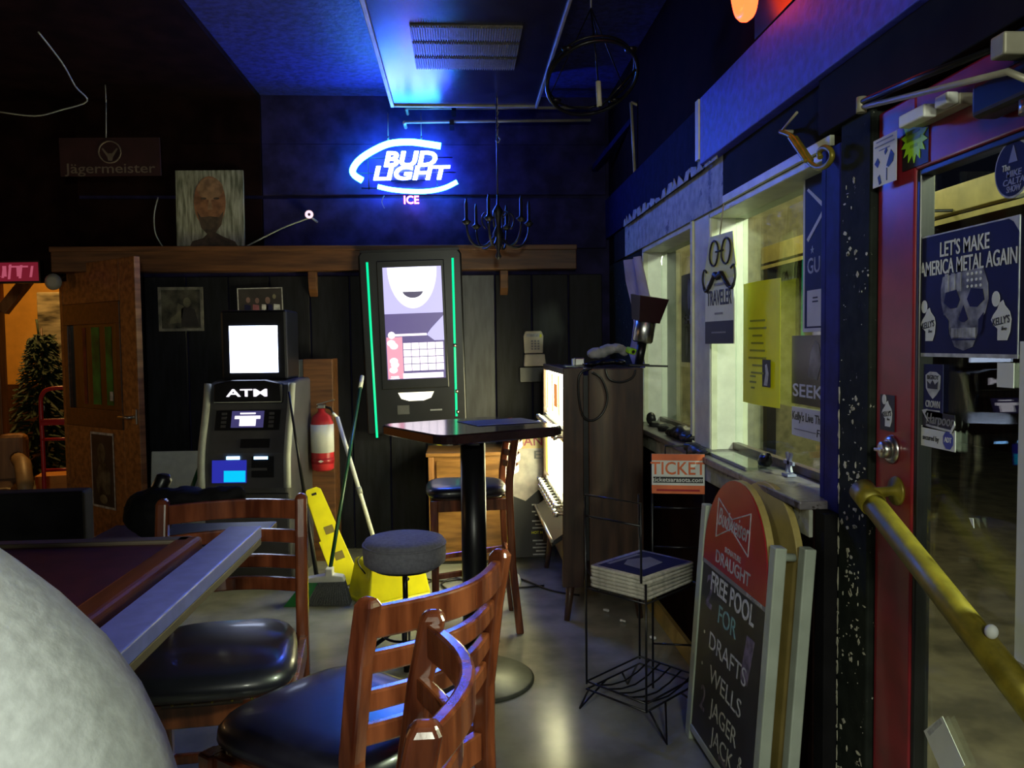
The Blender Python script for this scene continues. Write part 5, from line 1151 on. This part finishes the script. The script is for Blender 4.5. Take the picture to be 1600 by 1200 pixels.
# the orange room
struct(MB().bb((-6.2, YB+.2, -.12), (-1.0, 9.2, 0)).build('floor_orange_room', 'floor'), 'floor of the lit room beyond the doorway')
struct(MB().bb((-6.2, 9.0, 0), (-1.0, 9.2, 3.1)).build('wall_ochre', 'ochre'), 'ochre wall of the lit room beyond the doorway')
struct(MB().bb((-6.2, YB+.2, 2.9), (-1.0, 9.2, 3.1)).build('ceiling_orange_room', 'black'), 'dark ceiling of the lit room')
struct(MB().bb((-6.3, YB+.2, 0), (-6.2, 9.2, 3.1)).build('wall_far_left', 'ochre'), 'ochre end wall of the lit room')
struct(MB().bb((-1.2, YB+.2, 0), (-1.0, 9.0, 3.1)).build('wall_near', 'black'), 'dark side wall of the lit room')
wpst = struct(MB().bb((at(0, 500, 6.6).x-.14, 6.5, 0), (at(8, 500, 6.6).x, 6.6, 2.9)).build('trim_11', 'doorwood', bevel=.004), 'brown wooden post with a brace in the lit room')
pA = at(4, 482, 6.55); pB = at(30, 452, 6.55); MB().bar(pA+Vector((0, 0, -.02)), pB+(pB-pA)*.8, .08, .07, (0, 1, 0)).build('brace', 'doorwood', wpst, .004)
struct(MB().bb((-6.2, 8.97, 0), (-1.2, 9.0, 1.05)).build('baseboard_ochre', M['doordark']), 'dark wainscot of the lit room')
cl_ = tag(empty('marbled_column', (at(86, 500, 8.2).x, 8.2, 0)), 'square column with marbled brown pattern behind the fir tree', 'column')
MB().bb((-.12, -.1, 0), (.13, .1, 1.98)).build('shaft', 'stone', cl_, .01); MB().bb((-.14, -.12, 0), (.15, .12, .10)).build('plinth', 'stone', cl_, .005)
# fir tree
ft = tag(empty('fir_tree', (at(72, 700, 7.65).x, 7.65, 0)), 'dark artificial fir tree standing in the lit room', 'tree')
MB().cyl((0, 0, 0), (0, 0, 1.62), .025, .008, 8).build('trunk', 'doordark', ft)
MB().tube([(-.02, 0, 1.5), (-.04, 0, 1.70)], .010, 6).build('tip', 'needle', ft)
b = MB(); random.seed(5)
for i in range(900):
    z_ = random.uniform(.25, 1.55); rmax = .10+.34*(1.62-z_)/1.3; a = random.uniform(0, 6.283); r0 = rmax*random.uniform(.1, .75); r1 = min(rmax, r0+.16)
    p_ = Vector((r0*math.cos(a), r0*math.sin(a), z_)); q_ = Vector((r1*math.cos(a+.2), r1*math.sin(a+.2), z_-.06+random.uniform(-.04, .08)))
    s_ = (q_-p_).cross(Vector((0, 0, 1))).normalized()*random.uniform(.015, .03)
    b.add([p_-s_, p_+s_, q_+s_*.3, q_-s_*.3, p_+Vector((0, 0, .015)), q_+Vector((0, 0, .008))], [(0, 1, 2, 3), (0, 3, 5, 4), (1, 4, 5, 2)])
b.build('fir_branches', 'needle', ft)['kind'] = 'stuff'
# hand truck
ht = tag(empty('hand_truck', (at(97, 760, 6.4).x, 6.4, 0), R(8)), 'red steel hand truck with curved handle by the wooden door', 'hand truck')
tb_ = lambda name, pts, r=.016: MB().tube(pts, r, 10).build(name, 'redmetal', ht)
tb_('side_rail', spline([(-.13, 0, .12), (-.135, .03, .6), (-.145, .05, .98), (-.13, .05, 1.07), (-.08, .05, 1.11), (.05, .05, 1.115), (.13, .05, 1.07), (.145, .05, .98), (.135, .03, .6), (.13, 0, .12)], 5))
for z_ in (.86, .72, .48, .24): tb_('cross_bar', [(-.135, .03, z_), (.135, .03, z_)], .012)
MB().bb((-.14, .02, .83), (.14, .045, .88)).build('handle_plate', 'redmetal', ht, .004); MB().bb((-.18, -.26, 0), (.18, .02, .012)).build('toe_plate', 'redmetal', ht)
MB().bb((-.13, -.01, .012), (.13, .02, .14)).build('back_plate', 'redmetal', ht)
for sx in (-1, 1): MB().lathe([(.04, -.025), (.10, -.02), (.105, 0), (.10, .02), (.04, .025)], X=Matrix.Translation((sx*.18, .12, .106)) @ Matrix.Rotation(R(90), 4, 'Y'), n=20).build('wheel', 'blackplastic', ht)
MB().tube([(-.19, .12, .106), (.19, .12, .106)], .010, 8).build('axle', 'darkmetal', ht)
ob = tag(empty('orange_box', (at(84, 757, 6.9).x, 6.95, 0), R(15)), 'orange box on the floor behind the hand truck', 'box')
M['obox'] = mat('orange_carton', (.60, .26, .05), .6); MB().bb((-.13, -.12, 0), (.13, .12, .37)).build('carton', M['obox'], ob, .005); MB().bb((-.135, -.125, .30), (.135, .125, .372)).build('lid', M['obox'], ob, .004)
sf = tag(empty('brown_armchair', (at(-26, 745, 6.0).x, 6.0, 0), R(20)), 'brown armchair with pale curved arm at the doorway', 'armchair')
M['armpale'] = mat('tan_leather', (.30, .20, .10), .5); MB().bb((-.35, -.1, .05), (.20, .50, .42)).build('seat', 'doordark', sf, .05, 3); MB().bb((-.38, .42, .05), (.22, .60, .76)).build('back', 'doorwood', sf, .05, 3)
MB().tube([(.14, .48, .58), (.22, .2, .55), (.27, -.06, .43), (.27, -.12, .36)], [.05, .06, .055, .04], 12).build('arm', M['armpale'], sf)
for px_, py_ in ((-.3, -.05), (.15, -.05), (-.3, .45), (.15, .45)): MB().cyl((px_, py_, 0), (px_, py_, .06), .025, n=10).build('foot', 'black', sf)

# ================================================================== FLOOR CABLES
random.seed(9)
for i, (pts, lab) in enumerate((
    ([(655, 902), (690, 908), (720, 905), (760, 912), (800, 918), (850, 915)], 'black cable lying on the floor behind the round stool'),
    ([(660, 915), (700, 898), (740, 902), (780, 896), (815, 905), (860, 922), (905, 930)], 'black cable snaking from the stool to the vending machine'),
    ([(700, 922), (690, 912), (712, 903), (735, 914), (720, 925)], 'small coil of black cable by the table column'))):
    tag(MB().tube(spline([atz(x_, y_, .008) for x_, y_ in pts], 6), .006, 6).build('floor_cable', 'blackplastic'), lab, 'cable', 'cables on the floor')
tag(MB().tube([atz(789, 906, .01)+Vector((.085*math.cos(t*.314), .20*math.sin(t*.314), .004*math.sin(t*2))) for t in range(20)], .011, 8, closed=True).build('white_cable_coil', 'cream'), 'ring of white cable on the floor behind the chair leg', 'cable')
for i, (x_, y_) in enumerate(((946, 953), (972, 969), (1018, 995))):
    o = tag(blob('paper_litter_%d' % i, [(atz(x_, y_, .012), (.016, .013, .010)), (atz(x_+4, y_+1, .012), (.010, .014, .009))], 'paper', None, None), ['white paper scrap on the floor under the vending machine', 'crumpled scrap between the vending machine and wire rack', 'small scrap by the baseboard behind the wire rack'][i], 'litter'); o.name = 'paper_litter'

# ================================================================== OUTSIDE
struct(MB().bb((XR+.2, -3, -.2), (9, 14, -.08)).build('pavement', 'street'), 'dim brown pavement outside the door')
struct(MB().bb((1.35, 6.9, -.08), (3.3, 7.1, 3.4)).build('wall_outside', 'stucco'), 'tan stucco wall outside the windows')
struct(MB().bb((7.2, -3, -.08), (7.4, 14, 3.6)).build('wall_street', M['doordark']), 'dark building across the pavement')
aw = tag(empty('awning_beam', (2.6, 3.2, 2.03)), 'yellow lit awning beam outside the door glass', 'awning')
MB().bb((0, -2.2, .05), (.06, 3.6, .19)).build('fascia', 'awn', aw, .004); MB().bb((-.005, -2.2, 0), (.0, 3.6, .028)).build('lower_trim', 'awn', aw); MB().bb((.06, -2.2, .12), (1.9, 3.6, .15)).build('awning_sheet', M['doordark'], aw)
for y_ in (-2.0, 3.5): MB().bb((.0, y_-.04, -2.11), (.08, y_+.04, .05)).build('post', 'black', aw)
MB().tube([(0, .9, .06), (-.25, 1.2, .10), (-.25, 1.25, .02)], .008, 8).build('hook_rod', 'black', aw)

# ================================================================== PERSON BESIDE THE CAMERA
def skin(name, verts, edges, radii, m, parent, root=0, sub=2):
    me = bpy.data.meshes.new(name); me.from_pydata(verts, edges, []); o = bpy.data.objects.new(name, me); COL.objects.link(o)
    o.modifiers.new('s', 'SKIN'); sv = me.skin_vertices[0].data
    for i, r_ in enumerate(radii): sv[i].radius = (r_, r_) if not isinstance(r_, tuple) else r_
    sv[root].use_root = True
    ss = o.modifiers.new('d', 'SUBSURF'); ss.levels = ss.render_levels = sub
    dg = bpy.context.evaluated_depsgraph_get(); nm = bpy.data.meshes.new_from_object(o.evaluated_get(dg)); bpy.data.objects.remove(o)
    nm.materials.clear(); nm.materials.append(M[m]); nm.name = name
    for p in nm.polygons: p.use_smooth = True
    q_ = bpy.data.objects.new(name, nm); COL.objects.link(q_); q_.parent = parent; return q_
pe = empty('person', (-.446, .44, .022), R(4), 'person standing close by in a pale grey fleece jacket, only one shoulder in view', 'person')
# fleece-clad upper body, one continuous surface (pelvis - chest - neck, both arms)
V_ = [(0, 0, .86), (0, 0, .98), (0, -.005, 1.09), (0, 0, 1.19), (0, .0, 1.27), (0, .01, 1.32),
      (.10, 0, 1.245), (.195, 0, 1.18), (.225, .0, 1.08), (.235, .0, .96), (.24, .05, .85), (.24, .09, .765),
      (-.10, 0, 1.245), (-.195, 0, 1.18), (-.225, .0, 1.08), (-.235, .0, .96), (-.24, .04, .85), (-.24, .07, .765)]
E_ = [(0, 1), (1, 2), (2, 3), (3, 4), (4, 5), (3, 6), (6, 7), (7, 8), (8, 9), (9, 10), (10, 11), (3, 12), (12, 13), (13, 14), (14, 15), (15, 16), (16, 17)]
r_ = [(.19, .135), (.18, .13), (.185, .135), (.17, .125), (.085, .075), (.065, .065), .10, .085, .072, .066, .058, .048, .10, .085, .072, .066, .058, .048]
skin('fleece_jacket', V_, E_, r_, 'fleece', pe)
b = MB(); b.ball((0, -.01, .90), (.165, .125, .12), 20, 12)
for sx in (-1, 1): b.tube([(sx*.075, -.01, .90), (sx*.092, 0, .76), (sx*.10, .01, .48), (sx*.10, -.005, .28), (sx*.10, -.01, .07)], [.092, .09, .066, .062, .055], 16)
me_ = b.mesh('trousers'); o = bpy.data.objects.new('trousers', me_); me_.materials.append(M['denim']); COL.objects.link(o); o.parent = pe
rm = o.modifiers.new('join', 'REMESH'); rm.mode = 'VOXEL'; rm.voxel_size = .012; rm.use_smooth_shade = True
sm_ = o.modifiers.new('soft', 'SMOOTH'); sm_.iterations = 6
for sx in (-1, 1): skin('shoe', [(sx*.10, -.04, .045), (sx*.105, .06, .045), (sx*.11, .17, .035)], [(0, 1), (1, 2)], [.045, .045, .034], 'shoe', pe)
hd_ = skin('head', [(0, .005, 1.30), (0, .012, 1.37), (0, .03, 1.43), (0, .03, 1.49), (0, .02, 1.55)], [(0, 1), (1, 2), (2, 3), (3, 4)], [.055, .052, (.068, .078), (.078, .095), (.066, .08)], 'skin', pe)
for sx in (-1, 1):
    MB().ball((sx*.030, .118, 1.475), (.013, .008, .008), 10, 6).build('eye', 'paper', hd_); MB().ball((sx*.076, .015, 1.465), (.012, .022, .032), 10, 6).build('ear', 'skin', hd_)
MB().tube([(0, .118, 1.48), (0, .138, 1.445), (0, .122, 1.437)], [.008, .014, .012], 8).build('nose', 'skin', hd_); MB().ball((0, .108, 1.408), (.024, .010, .007), 10, 6).build('mouth', 'redprint', hd_)
b = MB()
b.ball((0, -.0, 1.515), (.092, .112, .095), 20, 12); b.ball((0, -.035, 1.46), (.085, .085, .09), 16, 10); b.build('hair', 'hair', pe)
def hand(sx, wrist, down):
    w_ = Vector(wrist); d_ = Vector(down).normalized(); s_ = Vector((sx, 0, 0)); s_ = (s_-d_*s_.dot(d_)).normalized(); n_ = d_.cross(s_)
    vs = [w_-d_*.03, w_+d_*.03, w_+d_*.075]; ed = [(0, 1), (1, 2)]; rd_ = [.024, (.034, .016), (.036, .015)]
    h_ = skin('hand', vs, ed, rd_, 'skin', pe)
    for k, ln in enumerate((.062, .072, .068, .052)):
        base = w_+d_*.075+s_*(.027-.018*k); c_ = n_*.012
        skin('finger', [base-d_*.02, base+d_*ln*.45+c_*.3, base+d_*ln*.78+c_*1.1, base+d_*ln+c_*2.0], [(0, 1), (1, 2), (2, 3)], [.0095, .009, .0085, .007], 'skin', h_, sub=1)
    tb0 = w_+d_*.02+s_*.026; skin('thumb', [tb0, tb0+s_*.02+d_*.025+n_*.006, tb0+s_*.026+d_*.052+n_*.012, tb0+s_*.024+d_*.07+n_*.02], [(0, 1), (1, 2), (2, 3)], [.012, .011, .0095, .008], 'skin', h_, sub=1)
hand(-1, (.24, .10, .745), (.0, .25, -.95)); hand(1, (-.24, .08, .745), (0, .25, -.95))
